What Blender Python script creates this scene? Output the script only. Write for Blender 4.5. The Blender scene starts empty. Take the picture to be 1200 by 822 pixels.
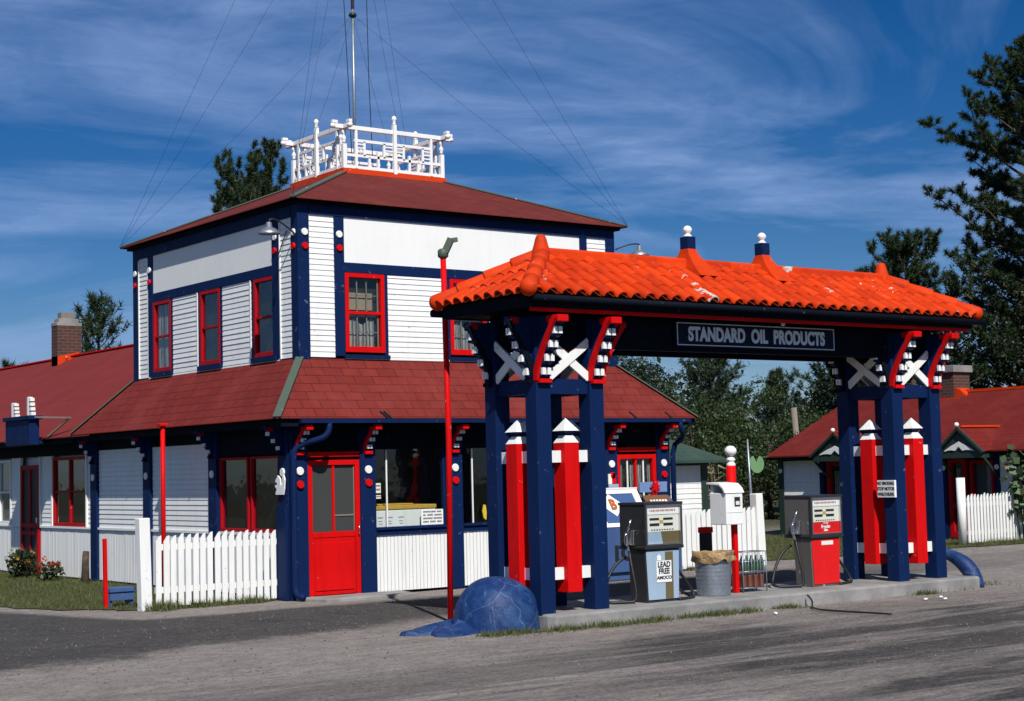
import bpy, bmesh, math, random
import numpy as np
from mathutils import Vector, Matrix, noise as mnoise
R = math.radians
random.seed(7)
SC = bpy.context.scene
COL = SC.collection

# ------------------------------------------------------------------ materials
class NT:
    """small node-tree builder"""
    def __init__(s, name):
        s.m = bpy.data.materials.new(name); s.m.use_nodes = True
        s.t = s.m.node_tree; s.t.nodes.clear()
        s.out = s.t.nodes.new('ShaderNodeOutputMaterial')
    def n(s, typ, ins=None, **kw):
        nd = s.t.nodes.new('ShaderNode' + typ)
        for k, v in kw.items(): setattr(nd, k, v)
        for k, v in (ins or {}).items():
            if isinstance(v, bpy.types.NodeSocket): s.t.links.new(v, nd.inputs[k])
            else: nd.inputs[k].default_value = v
        return nd
    def math(s, op, a, b=0.0, c=None, clamp=False):
        ins = {0: a, 1: b}
        if c is not None: ins[2] = c
        return s.n('Math', ins, operation=op, use_clamp=clamp).outputs[0]
    def mix(s, fac, a, b, blend='MIX'):
        nd = s.n('Mix', data_type='RGBA', blend_type=blend)
        for idx, v in ((0, fac), (6, a), (7, b)):
            if isinstance(v, bpy.types.NodeSocket): s.t.links.new(v, nd.inputs[idx])
            else: nd.inputs[idx].default_value = v
        return nd.outputs[2]
    def ramp(s, fac, stops):
        nd = s.n('ValToRGB', {0: fac})
        e = nd.color_ramp.elements
        while len(e) < len(stops): e.new(0.5)
        for el, (p, c) in zip(e, stops):
            el.position = p; el.color = c if len(c) == 4 else (*c, 1)
        return nd.outputs[0]
    def noise(s, vec, scale, detail=4, rough=.55, dist=0):
        return s.n('TexNoise', {'Vector': vec, 'Scale': scale, 'Detail': detail, 'Roughness': rough, 'Distortion': dist}).outputs[0]
    def surf(s, col, rough=.5, bump=None, bstr=.2, bdist=.01, spec=.4, metal=0.0):
        p = s.n('BsdfPrincipled', {'Base Color': col, 'Roughness': rough, 'Metallic': metal, 'Specular IOR Level': spec})
        if bump is not None:
            b = s.n('Bump', {'Height': bump, 'Strength': bstr, 'Distance': bdist})
            s.t.links.new(b.outputs[0], p.inputs['Normal'])
        s.t.links.new(p.outputs[0], s.out.inputs[0]); return p

def c4(c): return (c[0], c[1], c[2], 1.0)
MATS = {}
def paint(name, col, rough=.45, dirt=.25, chip=0.0, chipcol=(.5, .48, .45), spec=.4, bump=.15, scale=1.0):
    """weathered paint: broad colour drift, grime streaks, small chips"""
    if name in MATS: return MATS[name]
    n = NT(name)
    pos = n.n('NewGeometry').outputs['Position']
    big = n.noise(pos, 1.7*scale, 3)
    mp = n.n('Mapping', {'Vector': pos, 'Scale': (9*scale, 9*scale, 1.3*scale)}).outputs[0]
    st = n.noise(mp, 1.0, 4, .6)
    fine = n.noise(pos, 60*scale, 2, .6)
    dk = c4([x*.55 for x in col]); lt = c4([min(1, x*1.12+.004) for x in col])
    c = n.mix(n.math('MULTIPLY', big, .9), c4(col), lt)
    f = n.ramp(st, [(.46, (0, 0, 0)), (.78, (1, 1, 1))])
    c = n.mix(n.math('MULTIPLY', f, dirt), c, dk)
    if chip > 0:
        ch = n.noise(pos, 11*scale, 5, .65, .4)
        m = n.ramp(ch, [(.70-chip*.14, (0, 0, 0)), (.72-chip*.14, (1, 1, 1))])
        c = n.mix(m, c, c4(chipcol))
    n.surf(c, n.math('ADD', n.math('MULTIPLY', st, .25), rough-.1), n.math('ADD', fine, n.math('MULTIPLY', st, 1.6)), bump*1.5, .005, spec)
    MATS[name] = n.m; return n.m

WHITE = paint('white_paint', (.80, .80, .77), .5, .22, .22, (.47, .45, .41))
WHITE2 = paint('white_panel', (.80, .80, .77), .6, .1, 0, bump=.25)
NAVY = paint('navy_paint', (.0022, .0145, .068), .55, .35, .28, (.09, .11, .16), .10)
NAVY_SHADED = paint('navy_shaded_paint', (.002, .0045, .011), .7, .3, .1, (.06, .08, .1), .06)  # darker copy of the navy: eave shade is put into the colour
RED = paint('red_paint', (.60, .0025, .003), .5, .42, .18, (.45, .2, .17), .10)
REDD = paint('dark_red_frame_shade', (.36, .004, .009), .5, .3, .1, (.3, .15, .12), .1)  # dark frame red; also paints shade into left windows and bracket caps
ORANGE = paint('orange_paint', (.60, .045, .004), .5, .3, .25, (.45, .36, .32), .15)
GREENT = paint('green_trim', (.016, .036, .028), .5, .3, .1)
PATINA = paint('patina_metal', (.07, .095, .07), .5, .3, .2)
BLACK = paint('black_rubber', (.012, .012, .012), .45, .2)
DARK = paint('dark_interior', (.012, .012, .012), .8, .3)
STEELD = paint('dark_steel', (.02, .021, .022), .38, .3, .15, (.1, .1, .1))
CREAM = paint('cream_enamel', (.74, .72, .63), .35, .2, .1)
YELLOW = paint('yellow_enamel', (.55, .33, .05), .45, .3)
PALEBLUE = paint('pale_blue_enamel', (.30, .40, .50), .38, .2, .08)
OLIVE = paint('olive_enamel', (.13, .10, .045), .4, .2)
PUMPRED = paint('pump_red_enamel', (.66, .006, .006), .3, .2, .08)
ICEBLUE = paint('ice_blue_enamel', (.05, .10, .24), .4, .3, .1)
WOODB = paint('brown_wood', (.16, .07, .025), .6, .4)
WOODG = paint('weathered_wood', (.20, .17, .14), .8, .5)
TEXTB = paint('black_lettering', (.015, .015, .02), .5, 0)
TEXTW = paint('grey_white_lettering', (.62, .66, .70), .5, .1)
TEXTR = paint('red_lettering', (.5, .03, .03), .5, 0)
CHROME = NT('chrome'); CHROME.surf((.62, .63, .65, 1), .22, metal=1.0); CHROME = CHROME.m
GALV = NT('galvanised_steel')
_p = GALV.n('NewGeometry').outputs['Position']
_v = GALV.n('TexVoronoi', {'Vector': _p, 'Scale': 45.0}).outputs['Color']
GALV.surf(GALV.mix(GALV.math('MULTIPLY', GALV.n('SeparateColor', {0: _v}).outputs[0], .5), (.27, .31, .36, 1), (.42, .45, .48, 1)), GALV.math('ADD', GALV.math('MULTIPLY', GALV.noise(_p, 7), .3), .28), GALV.noise(_p, 30), .1, metal=.7)
GALV = GALV.m
def blotch(name, ca, cb, scale=3, rough=.8, th=(.4, .65), bump=.4, bscale=25, spec=.3):
    n = NT(name); p = n.n('NewGeometry').outputs['Position']
    f = n.ramp(n.noise(p, scale, 6, .65), [(th[0], (0, 0, 0)), (th[1], (1, 1, 1))])
    n.surf(n.mix(f, c4(ca), c4(cb)), rough, n.noise(p, bscale, 5, .7), bump, .01, spec); return n.m
CONCRETE = blotch('concrete', (.20, .195, .185), (.31, .30, .285), 2.2)
DOMEBLUE = NT('worn_blue_concrete')
def _dome():
    n = DOMEBLUE; p = n.n('NewGeometry').outputs['Position']
    f = n.ramp(n.noise(p, 5, 9, .75, .9), [(.44, (0, 0, 0)), (.68, (1, 1, 1))])
    c = n.mix(f, (.006, .028, .115, 1), (.032, .085, .20, 1))
    f2 = n.ramp(n.noise(n.n('Mapping', {'Vector': p, 'Scale': (7, 7, 3)}).outputs[0], 1.0, 8, .7, 1.2), [(.60, (0, 0, 0)), (.70, (1, 1, 1))])
    c = n.mix(n.math('MULTIPLY', f2, .4), c, (.22, .30, .40, 1))
    w = n.n('TexVoronoi', {'Vector': n.n('Mapping', {'Vector': n.mix(.12, p, n.n('TexNoise', {'Vector': p, 'Scale': 5.0}).outputs['Color']), 'Scale': (1, 1, 1)}).outputs[0], 'Scale': 2.2}, feature='DISTANCE_TO_EDGE').outputs['Distance']
    cr = n.ramp(w, [(.0, (1, 1, 1)), (.009, (0, 0, 0))])
    c = n.mix(n.math('MULTIPLY', n.math('MULTIPLY', cr, n.noise(p, 3.1)), .5), c, (.28, .36, .46, 1))
    n.surf(c, .5, n.noise(p, 16, 7, .7), .45, .02, .3)
_dome(); DOMEBLUE = DOMEBLUE.m
def shingle(name, ca, cb, roww=.28, rowh=.125, mort=(.022, .006, .006), msz=.028):
    n = NT(name)
    uv = n.n('UVMap').outputs[0]
    b = n.n('TexBrick', {'Vector': uv, 'Color1': c4(ca), 'Color2': c4(cb), 'Mortar': c4(mort), 'Scale': 1.0,
                         'Mortar Size': msz*rowh*2, 'Mortar Smooth': .3, 'Brick Width': roww, 'Row Height': rowh, 'Bias': 0.0}, offset=.5)
    pos = n.n('NewGeometry').outputs['Position']
    st = n.noise(n.n('Mapping', {'Vector': uv, 'Scale': (5, .9, 1)}).outputs[0], 1, 5, .6)
    c = n.mix(n.math('MULTIPLY', n.ramp(st, [(.42, (0, 0, 0)), (.72, (1, 1, 1))]), .55), b.outputs[0], c4([x*.5 for x in ca]))
    pt = n.ramp(n.noise(pos, .9, 5, .65, .4), [(.48, (0, 0, 0)), (.68, (1, 1, 1))])
    c = n.mix(n.math('MULTIPLY', pt, .38), c, c4([x*1.25+.022 for x in ca]))
    c = n.mix(n.math('MULTIPLY', n.noise(pos, 220, 2), .35), c, c4([min(1, x*1.5+.01) for x in ca]))
    # saw-tooth height: every course lifts towards its lower edge
    sep = n.n('SeparateXYZ', {0: uv}).outputs[1]
    saw = n.math('SUBTRACT', 1.0, n.math('FRACT', n.math('DIVIDE', sep, rowh)))
    h = n.math('ADD', n.math('MULTIPLY', saw, .6), n.math('MULTIPLY', n.noise(pos, 90, 3), .35))
    n.surf(c, .88, h, .5, .012, .12); return n.m
ROOF_TOP = shingle('red_asphalt_shingle_upper', (.140, .023, .019), (.112, .018, .016), .3, .13)
ROOF_PORCH = shingle('red_asphalt_shingle_porch', (.172, .022, .017), (.135, .016, .0135), .30, .16)
def rollroof(name, ca):
    n = NT(name); uv = n.n('UVMap').outputs[0]; pos = n.n('NewGeometry').outputs['Position']
    y = n.n('SeparateXYZ', {0: uv}).outputs[1]
    fr = n.math('FRACT', n.math('ADD', n.math('DIVIDE', y, .86), n.math('MULTIPLY', n.noise(pos, .8), .05)))
    ln = n.ramp(fr, [(.0, (1, 1, 1)), (.035, (0, 0, 0)), (1, (0, 0, 0))])
    st = n.noise(n.n('Mapping', {'Vector': uv, 'Scale': (1.3, .5, 1)}).outputs[0], 1, 5, .6)
    c = n.mix(n.ramp(st, [(.4, (0, 0, 0)), (.7, (1, 1, 1))]), c4(ca), c4([x*.78 for x in ca]))
    c = n.mix(n.math('MULTIPLY', n.noise(pos, 200, 2), .3), c, c4([x*1.5 for x in ca]))
    c = n.mix(n.math('MULTIPLY', ln, .6), c, c4([x*.35 for x in ca]))
    n.surf(c, .85, n.math('SUBTRACT', n.noise(pos, 60, 4), ln), .3, .01, .25); return n.m
ROOF_WING = rollroof('red_roll_roofing', (.175, .021, .018))
ROOF_HOUSE = shingle('dark_red_shingle', (.150, .014, .010), (.122, .012, .009), .3, .15, (.04, .008, .008))
ROOF_GREEN = shingle('green_asphalt_shingle', (.035, .065, .05), (.03, .055, .045), .3, .15, (.015, .03, .02))
def brick(name, c1, c2):
    n = NT(name); uv = n.n('UVMap').outputs[0]; pos = n.n('NewGeometry').outputs['Position']
    b = n.n('TexBrick', {'Vector': uv, 'Color1': c4(c1), 'Color2': c4(c2), 'Mortar': (.13, .105, .085, 1), 'Scale': 1.0,
                         'Mortar Size': .009, 'Brick Width': .21, 'Row Height': .072, 'Bias': -.1})
    c = n.mix(n.math('MULTIPLY', n.noise(pos, 9, 5), .8), b.outputs[0], (.05, .03, .025, 1))
    n.surf(c, .9, b.outputs[1], -.5, .01); return n.m
BRICK = brick('old_brick', (.12, .036, .022), (.06, .026, .02))
TILE = NT('glazed_orange_tile')
def _tile():
    n = TILE; p = n.n('NewGeometry').outputs['Position']
    ri = n.n('NewGeometry').outputs['Random Per Island']
    c = n.mix(ri, (.47, .028, .003, 1), (.68, .050, .004, 1))
    ch = n.noise(p, 7, 4, .6, .5)
    th = n.math('MULTIPLY_ADD', ri, -.14, .81)
    m = n.math('GREATER_THAN', n.math('ADD', ch, n.math('MULTIPLY', n.math('POWER', n.n('TexWhiteNoise', {'W': ri}, noise_dimensions='1D').outputs[0], 14), .25)), th)
    c = n.mix(m, c, n.mix(n.noise(p, 20), (.42, .34, .30, 1), (.62, .58, .52, 1)))
    d = n.ramp(n.noise(p, 4, 5, .6), [(.5, (0, 0, 0)), (.75, (1, 1, 1))])
    c = n.mix(n.math('MULTIPLY', d, .6), c, (.30, .026, .005, 1))
    sc_ = n.ramp(n.noise(p, 13, 6, .7, .5), [(.58, (0, 0, 0)), (.70, (1, 1, 1))])
    c = n.mix(n.math('MULTIPLY', sc_, .45), c, (.50, .17, .08, 1))
    n.surf(c, .62, n.noise(p, 40, 5, .7), .3, .008, .12)
_tile(); TILE = TILE.m
def glass(name='window_glass', tint=(.95, .97, .965), refl=.09):
    n = NT(name)
    t = n.n('BsdfTransparent', {0: c4(tint)}); g = n.n('BsdfGlossy', {'Color': (.7, .7, .7, 1), 'Roughness': .03})
    p = n.n('NewGeometry').outputs['Position']
    b = n.n('Bump', {'Height': n.noise(p, 3, 2), 'Strength': .06, 'Distance': .05}); n.t.links.new(b.outputs[0], g.inputs['Normal'])
    bk = p.node.outputs['Backfacing']
    fr = n.n('Fresnel', {'IOR': n.math('MULTIPLY_ADD', bk, 1/1.5-1.5, 1.5)}).outputs[0]
    m = n.n('MixShader', {0: fr, 1: t.outputs[0], 2: g.outputs[0]})
    n.t.links.new(m.outputs[0], n.out.inputs[0]); return n.m
GLASS = glass()
SCREEN = NT('screen_mesh')
SCREEN.surf((.045, .047, .045, 1), .6, SCREEN.n('TexChecker', {'Vector': SCREEN.n('NewGeometry').outputs['Position'], 'Scale': 260.0}).outputs[1], .3, .002)
SCREEN = SCREEN.m
CURTAIN = NT('curtain_cloth')
_uv = CURTAIN.n('UVMap').outputs[0]
_w = CURTAIN.n('TexWave', {'Vector': _uv, 'Scale': 5.5, 'Distortion': 2.5, 'Detail': 2.0}).outputs[1]
CURTAIN.surf(CURTAIN.mix(_w, (.13, .13, .125, 1), (.38, .37, .35, 1)), .9, _w, .6, .03); CURTAIN = CURTAIN.m
CARD = paint('cardboard', (.28, .22, .14), .8, .3)
BAG = NT('brown_plastic_bag')
_p = BAG.n('NewGeometry').outputs['Position']
BAG.surf((.36, .23, .10, 1), .3, BAG.noise(_p, 22, 4, .6, 1.0), .9, .03, .6); BAG = BAG.m
BARK = blotch('bark', (.05, .035, .025), (.12, .085, .06), 9, .9, bump=.9, bscale=18)
def leafmat(name, ca, cb, tr=.25, rough=.5):
    n = NT(name)
    ri = n.n('NewGeometry').outputs['Random Per Island']
    p = n.n('NewGeometry').outputs['Position']
    f = n.math('ADD', n.math('MULTIPLY', ri, .6), n.math('MULTIPLY', n.noise(p, .9, 2), .5), clamp=True)
    c = n.mix(f, c4(ca), c4(cb))
    d = n.n('BsdfPrincipled', {'Base Color': c, 'Roughness': rough, 'Specular IOR Level': .3})
    t = n.n('BsdfTranslucent', {'Color': n.mix(.5, c, (.10, .14, .02, 1))})
    m = n.n('MixShader', {0: tr, 1: d.outputs[0], 2: t.outputs[0]})
    n.t.links.new(m.outputs[0], n.out.inputs[0]); return n.m
PINE = leafmat('pine_needles', (.010, .024, .011), (.046, .074, .028), .12)
SPRUCE = leafmat('spruce_needles', (.02, .04, .022), (.06, .09, .045), .12)
LEAF = leafmat('broad_leaves', (.012, .028, .009), (.055, .085, .026), .18)
LEAFD = leafmat('dark_leaves', (.007, .016, .006), (.027, .044, .017), .12)
GRASSM = leafmat('grass_blades', (.045, .075, .016), (.15, .155, .06), .25)
DRYM = leafmat('dry_stalks', (.10, .065, .03), (.26, .2, .11), .2)
PETALR = leafmat('red_petals', (.45, .02, .01), (.65, .06, .02), .3)
PETALY = leafmat('yellow_petals', (.5, .33, .03), (.55, .4, .1), .3)

# ------------------------------------------------------------------ mesh builder
class MB:
    def __init__(s): s.v = []; s.f = []; s.sm = []
    def add(s, vs, fs, smooth=False):
        o = len(s.v); s.v += [tuple(p) for p in vs]
        for f in fs: s.f.append(tuple(o+i for i in f)); s.sm.append(smooth)
        return s
    def quad(s, *p): return s.add(p, [tuple(range(len(p)))])
    def box(s, x0, x1, y0, y1, z0, z1):
        x0, x1 = min(x0, x1), max(x0, x1); y0, y1 = min(y0, y1), max(y0, y1); z0, z1 = min(z0, z1), max(z0, z1)
        v = [(x0,y0,z0),(x1,y0,z0),(x1,y1,z0),(x0,y1,z0),(x0,y0,z1),(x1,y0,z1),(x1,y1,z1),(x0,y1,z1)]
        return s.add(v, [(3,2,1,0),(4,5,6,7),(0,1,5,4),(1,2,6,5),(2,3,7,6),(3,0,4,7)])
    def bar(s, a, b, w, h, up=(0, 0, 1)):
        """rectangular bar from a to b, width w (sideways) height h (along up)"""
        a, b = Vector(a), Vector(b); d = (b-a).normalized(); up = Vector(up)
        if abs(d.dot(up)) > .98: up = Vector((0, 1, 0))
        r = d.cross(up).normalized()*w/2; u = r.cross(d).normalized()*h/2
        v = [a-r-u, a+r-u, a+r+u, a-r+u, b-r-u, b+r-u, b+r+u, b-r+u]
        return s.add(v, [(0,1,2,3),(7,6,5,4),(0,4,5,1),(1,5,6,2),(2,6,7,3),(3,7,4,0)])
    def prism(s, poly, axis, a, b):
        """poly 2-D: axis 'y' -> (x,z), 'x' -> (y,z), 'z' -> (x,y)"""
        def P(p, t): return {'y': (p[0], t, p[1]), 'x': (t, p[0], p[1]), 'z': (p[0], p[1], t)}[axis]
        n = len(poly); v = [P(p, a) for p in poly]+[P(p, b) for p in poly]
        ar = sum(poly[i][0]*poly[(i+1) % n][1]-poly[(i+1) % n][0]*poly[i][1] for i in range(n))
        fs = [tuple(range(n)), tuple(range(2*n-1, n-1, -1))]+[(i, n+i, n+(i+1) % n, (i+1) % n) for i in range(n)]
        flip = (ar > 0) == (axis != 'y') if b > a else (ar > 0) != (axis != 'y')
        if flip: fs = [f[::-1] for f in fs]
        return s.add(v, fs)
    def lathe(s, prof, c, n=16, axis='z', smooth=True, cap=True):
        v = []; fs = []
        for (r, h) in prof:
            for k in range(n):
                a = 2*math.pi*k/n; x, y = r*math.cos(a), r*math.sin(a)
                v.append({'z': (c[0]+x, c[1]+y, c[2]+h), 'y': (c[0]+x, c[1]+h, c[2]-y), 'x': (c[0]+h, c[1]+x, c[2]+y)}[axis])
        for i in range(len(prof)-1):
            for k in range(n):
                k2 = (k+1) % n; fs.append((i*n+k, i*n+k2, (i+1)*n+k2, (i+1)*n+k))
        s.add(v, fs, smooth)
        if cap:
            m = len(s.v)-len(v)
            s.f.append(tuple(m+k for k in range(n-1, -1, -1))); s.sm.append(False)
            s.f.append(tuple(m+(len(prof)-1)*n+k for k in range(n))); s.sm.append(False)
        return s
    def ball(s, c, r, n=12, sz=1.0):
        pr = [(max(1e-4, r*math.sin(math.pi*i/8)), -r*sz*math.cos(math.pi*i/8)) for i in range(9)]
        return s.lathe(pr, c, n, cap=False)
    def tube(s, pts, r, n=8, smooth=True, cap=True):
        pts = [Vector(p) for p in pts]; rr = r if isinstance(r, (list, tuple)) else [r]*len(pts)
        v = []; fs = []; side = None
        for i, p in enumerate(pts):
            d = (pts[min(i+1, len(pts)-1)]-pts[max(i-1, 0)]).normalized()
            if side is None:
                side = d.cross(Vector((0, 0, 1)))
                if side.length < .05: side = d.cross(Vector((1, 0, 0)))
            side = (side-d*side.dot(d)).normalized(); up = side.cross(d)
            for k in range(n):
                a = 2*math.pi*k/n; v.append(p+(side*math.cos(a)+up*math.sin(a))*rr[i])
        for i in range(len(pts)-1):
            for k in range(n):
                k2 = (k+1) % n; fs.append((i*n+k, (i+1)*n+k, (i+1)*n+k2, i*n+k2))
        if cap: fs += [tuple(range(n)), tuple(range((len(pts)-1)*n+n-1, (len(pts)-1)*n-1, -1))]
        return s.add(v, fs, smooth)
    def disc(s, c, r, axis, t, n=20):
        return s.lathe([(r, 0), (r, t*.6), (r*.9, t)], c, n, axis, False)
    def build(s, name, mat, parent=None, bevel=0.0, smooth=None):
        me = bpy.data.meshes.new(name)
        o0 = Vector(ORG.get(root_of(parent), (0, 0, 0))) if parent is not None else Vector((0, 0, 0))
        if parent is None:      # a thing that is one mesh: origin at its base
            vs = np.array(s.v); mn, mx = vs.min(0), vs.max(0); o0 = Vector(((mn[0]+mx[0])/2, (mn[1]+mx[1])/2, mn[2]))
        me.from_pydata([(p[0]-o0.x, p[1]-o0.y, p[2]-o0.z) for p in s.v], [], s.f)
        if len(s.f) < 6000:
            bm = bmesh.new(); bm.from_mesh(me); bmesh.ops.recalc_face_normals(bm, faces=bm.faces); bm.to_mesh(me); bm.free()
        me.polygons.foreach_set('use_smooth', s.sm if smooth is None else [smooth]*len(s.f))
        me.materials.append(mat); me.update()
        uvl = me.uv_layers.new(name='UVMap')
        n = len(me.loops); lv = np.empty(n, np.int32); me.loops.foreach_get('vertex_index', lv)
        co = np.array(s.v, float)[lv]
        nf = np.empty(len(me.polygons)*3); me.polygons.foreach_get('normal', nf); nf = nf.reshape(-1, 3)
        tot = np.empty(len(me.polygons), np.int32); me.polygons.foreach_get('loop_total', tot)
        nl = np.repeat(nf, tot, axis=0)
        t = np.stack([-nl[:, 1], nl[:, 0], np.zeros(n)], 1); L = np.linalg.norm(t, axis=1)
        flat = L < .05; t[flat] = (1, 0, 0); t /= np.maximum(np.linalg.norm(t, axis=1), 1e-9)[:, None]
        sl = np.cross(nl, t)
        uv = np.stack([(co*t).sum(1), (co*sl).sum(1)], 1)
        uvl.data.foreach_set('uv', uv.astype(np.float32).ravel())
        o = bpy.data.objects.new(name, me); COL.objects.link(o)
        if parent is not None: o.parent = parent
        else: o.location = o0
        if bevel:
            b = o.modifiers.new('edge', 'BEVEL'); b.width = bevel; b.segments = 2; b.limit_method = 'ANGLE'; b.angle_limit = R(40)
        return o

ORG = {}
def root_of(o):
    while o is not None and o.parent is not None: o = o.parent
    return o.name if o is not None else None
def thing(name, label, cat, loc, group=None):
    o = bpy.data.objects.new(name, None); COL.objects.link(o); o.location = loc
    o.empty_display_size = .3
    ORG[o.name] = tuple(loc); o['label'] = label; o['category'] = cat
    if group: o['group'] = group
    return o
def tag(o, label, cat, group=None):
    o['label'] = label; o['category'] = cat
    if group: o['group'] = group
    return o
def struct(o, kind='structure'):
    o['kind'] = kind; return o
def copy_tree(o, parent=None):
    c = o.copy(); COL.objects.link(c)
    if parent is not None: c.parent = parent
    for ch in list(o.children): copy_tree(ch, c)
    return c
FONT_MESH = {}
def text_part(name, txt, mat, parent, loc, height, facing='-y', sx=1.0, bold=0.0, align='CENTER', thick=.002, space=1.0):
    """flat raised lettering as a mesh; facing is the direction the text looks"""
    cu = bpy.data.curves.new(name, 'FONT'); cu.body = txt; cu.size = height/0.70; cu.offset = bold; cu.extrude = thick
    cu.align_x = align; cu.align_y = 'CENTER'; cu.space_character = space; cu.space_line = .85
    tmp = bpy.data.objects.new(name+'_tmp', cu); COL.objects.link(tmp)
    dg = bpy.context.evaluated_depsgraph_get(); dg.update()
    me = bpy.data.meshes.new_from_object(tmp.evaluated_get(dg)); bpy.data.objects.remove(tmp); bpy.data.curves.remove(cu)
    rot = Matrix.Rotation(R(90), 4, 'X')
    if facing == '-x': rot = Matrix.Rotation(R(-90), 4, 'Z') @ rot
    o0 = Vector(ORG.get(root_of(parent), (0, 0, 0))) if parent is not None else Vector((0, 0, 0))
    me.transform(Matrix.Translation(Vector(loc)-o0) @ rot @ Matrix.Diagonal((sx, 1, 1, 1)))
    me.materials.clear(); me.materials.append(mat)
    o = bpy.data.objects.new(name, me); COL.objects.link(o); o.parent = parent
    return o
def bez(p0, p1, p2, p3, n=14):
    p0, p1, p2, p3 = map(Vector, (p0, p1, p2, p3))
    return [p0*(1-t)**3+p1*3*t*(1-t)**2+p2*3*t*t*(1-t)+p3*t**3 for t in [i/n for i in range(n+1)]]
# ================================================================== station building
CAMZ = 1.7
def clap(mb, axis, f, a0, a1, z0, z1, pitch=.078, proud=.0115):
    """lapped boards. axis 'y': wall facing -Y at y=f running along x; axis 'x': wall facing -X at x=f along y"""
    z = z0
    while z < z1-.005:
        zt = min(z+pitch+.004, z1)
        k = (zt-z)/(pitch+.004)
        j = random.uniform(-.0015, .0015)
        poly = [(f-proud+j, z), (f-.002-(proud-.002)*(1-k), zt), (f+.012, zt), (f+.012, z)]
        if axis == 'y': mb.prism(poly, 'x', a0, a1)
        else: mb.prism(poly, 'y', a0, a1)
        z += pitch
def bead(mb, axis, f, a0, a1, z0, z1, pitch=.062):
    n = max(1, round((a1-a0)/pitch)); w = (a1-a0)/n
    for i in range(n):
        s0, s1 = a0+i*w+.004, a0+(i+1)*w-.004; j = random.uniform(-.002, .002)
        if axis == 'y': mb.box(s0, s1, f-.016+j, f+.012, z0, z1)
        else: mb.box(f-.016+j, f+.012, s0, s1, z0, z1)
    if axis == 'y': mb.box(a0, a1, f-.002, f+.01, z0+.002, z1-.002)
    else: mb.box(f-.002, f+.01, a0, a1, z0+.002, z1-.002)

def bracket(parent, base, out, h, reach, npeg, name='bracket', wide=.085, red_on=-1, cheek=None):
    """carved step bracket: navy stepped core, curved red cheek, pairs of white pegs, red cap block; left-facing ones have shade put into darker colours"""
    base = Vector(base); o = Vector(out); s = Vector((0, 0, 1)).cross(o)      # s: sideways
    if o.y < -.5: s = Vector((1, 0, 0))
    else: s = Vector((0, -1, 0)) if o.x < 0 else Vector((0, 1, 0))
    def P(a, b, c): return base+o*a+s*b+Vector((0, 0, c))
    def solid(mb, poly, b0, b1):
        n = len(poly); v = [P(a, b0, c) for a, c in poly]+[P(a, b1, c) for a, c in poly]
        mb.add(v, [tuple(range(n)), tuple(range(2*n-1, n-1, -1))]+[(i, n+i, n+(i+1) % n, (i+1) % n) for i in range(n)])
    def hull(mb, a0, a1, b0, b1, c0, c1): solid(mb, [(a0, c0), (a1, c0), (a1, c1), (a0, c1)], b0, b1)
    step = h/(npeg+.6)
    poly = [(0, 0)]
    for k in range(npeg):
        a = .035+(reach-.05)*((k+.15)/npeg)**1.15
        poly += [(a, k*step+.01), (a, (k+1)*step-.01)]
    poly += [(reach*.9, npeg*step), (reach*.9, h), (0, h)]
    m = MB(); solid(m, poly, -wide*.55, wide*.55); b = m.build(name, NAVY, parent)
    m = MB(); cur = []
    for i in range(9):
        t = i/8; cur.append((.02+reach*1.02*t**1.5, -.03+(h*.98)*t))
    for i in range(8, -1, -1):
        t = i/8; cur.append((.02+reach*1.02*t**1.5-.085*(1-.3*t) if i < 8 else reach*.8, -.03+h*.98*t+.0))
    solid(m, cur, red_on*wide*.58, red_on*wide*.86)
    hull(m, -.002, .055, -wide*.7, wide*.7, -.055, -.012)
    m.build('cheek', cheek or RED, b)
    for k in range(npeg):
        a = .035+(reach-.05)*((k+.15)/npeg)**1.15; c = k*step+step*.22
        m = MB()
        for sg in (-1, 1): hull(m, a-.02, a+.032, sg*wide*.29-wide*.2, sg*wide*.29+wide*.2, c, c+step*.52)
        m.build('peg', WHITE, b)
    ck = .82 if cheek is NAVY_SHADED else 1.12
    m = MB(); hull(m, reach*.5, reach*ck, -wide*.62, wide*.62, h-.075, h-.003); m.build('cap_block', REDD if cheek is NAVY_SHADED else RED, b, .006)  # left-facing caps: eave shade put into a darker red and shorter block
    return b

ST = thing('station_building', 'white two-storey station building with red roofs, navy trim and white rooftop railing', 'building', (10.99, 19.81, 0))
XL, YF = 10.99, 19.81
XU, YU, XR, YB = 11.425, 20.242, 17.27, 25.85
# ---- inner body
m = MB(); m.box(11.32, 17.90, 20.78, 26.6, .02, 2.36); m.box(XU+.12, XR-.012, YU+.12, YB-.012, 3.0, 5.55)
m.box(11.26, 11.32, 20.1, 20.78, .02, 2.36); m.build('inner_wall', DARK, ST)
m = MB(); m.box(17.9, 17.95, 20.0, 26.7, 0, 2.4); m.box(XR-.01, XR, YU+.01, YB, 3.2, 5.55); m.box(XU+.05, XR, YB-.01, YB, 3.2, 5.55); m.build('rear_wall', WHITE, ST)
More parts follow.
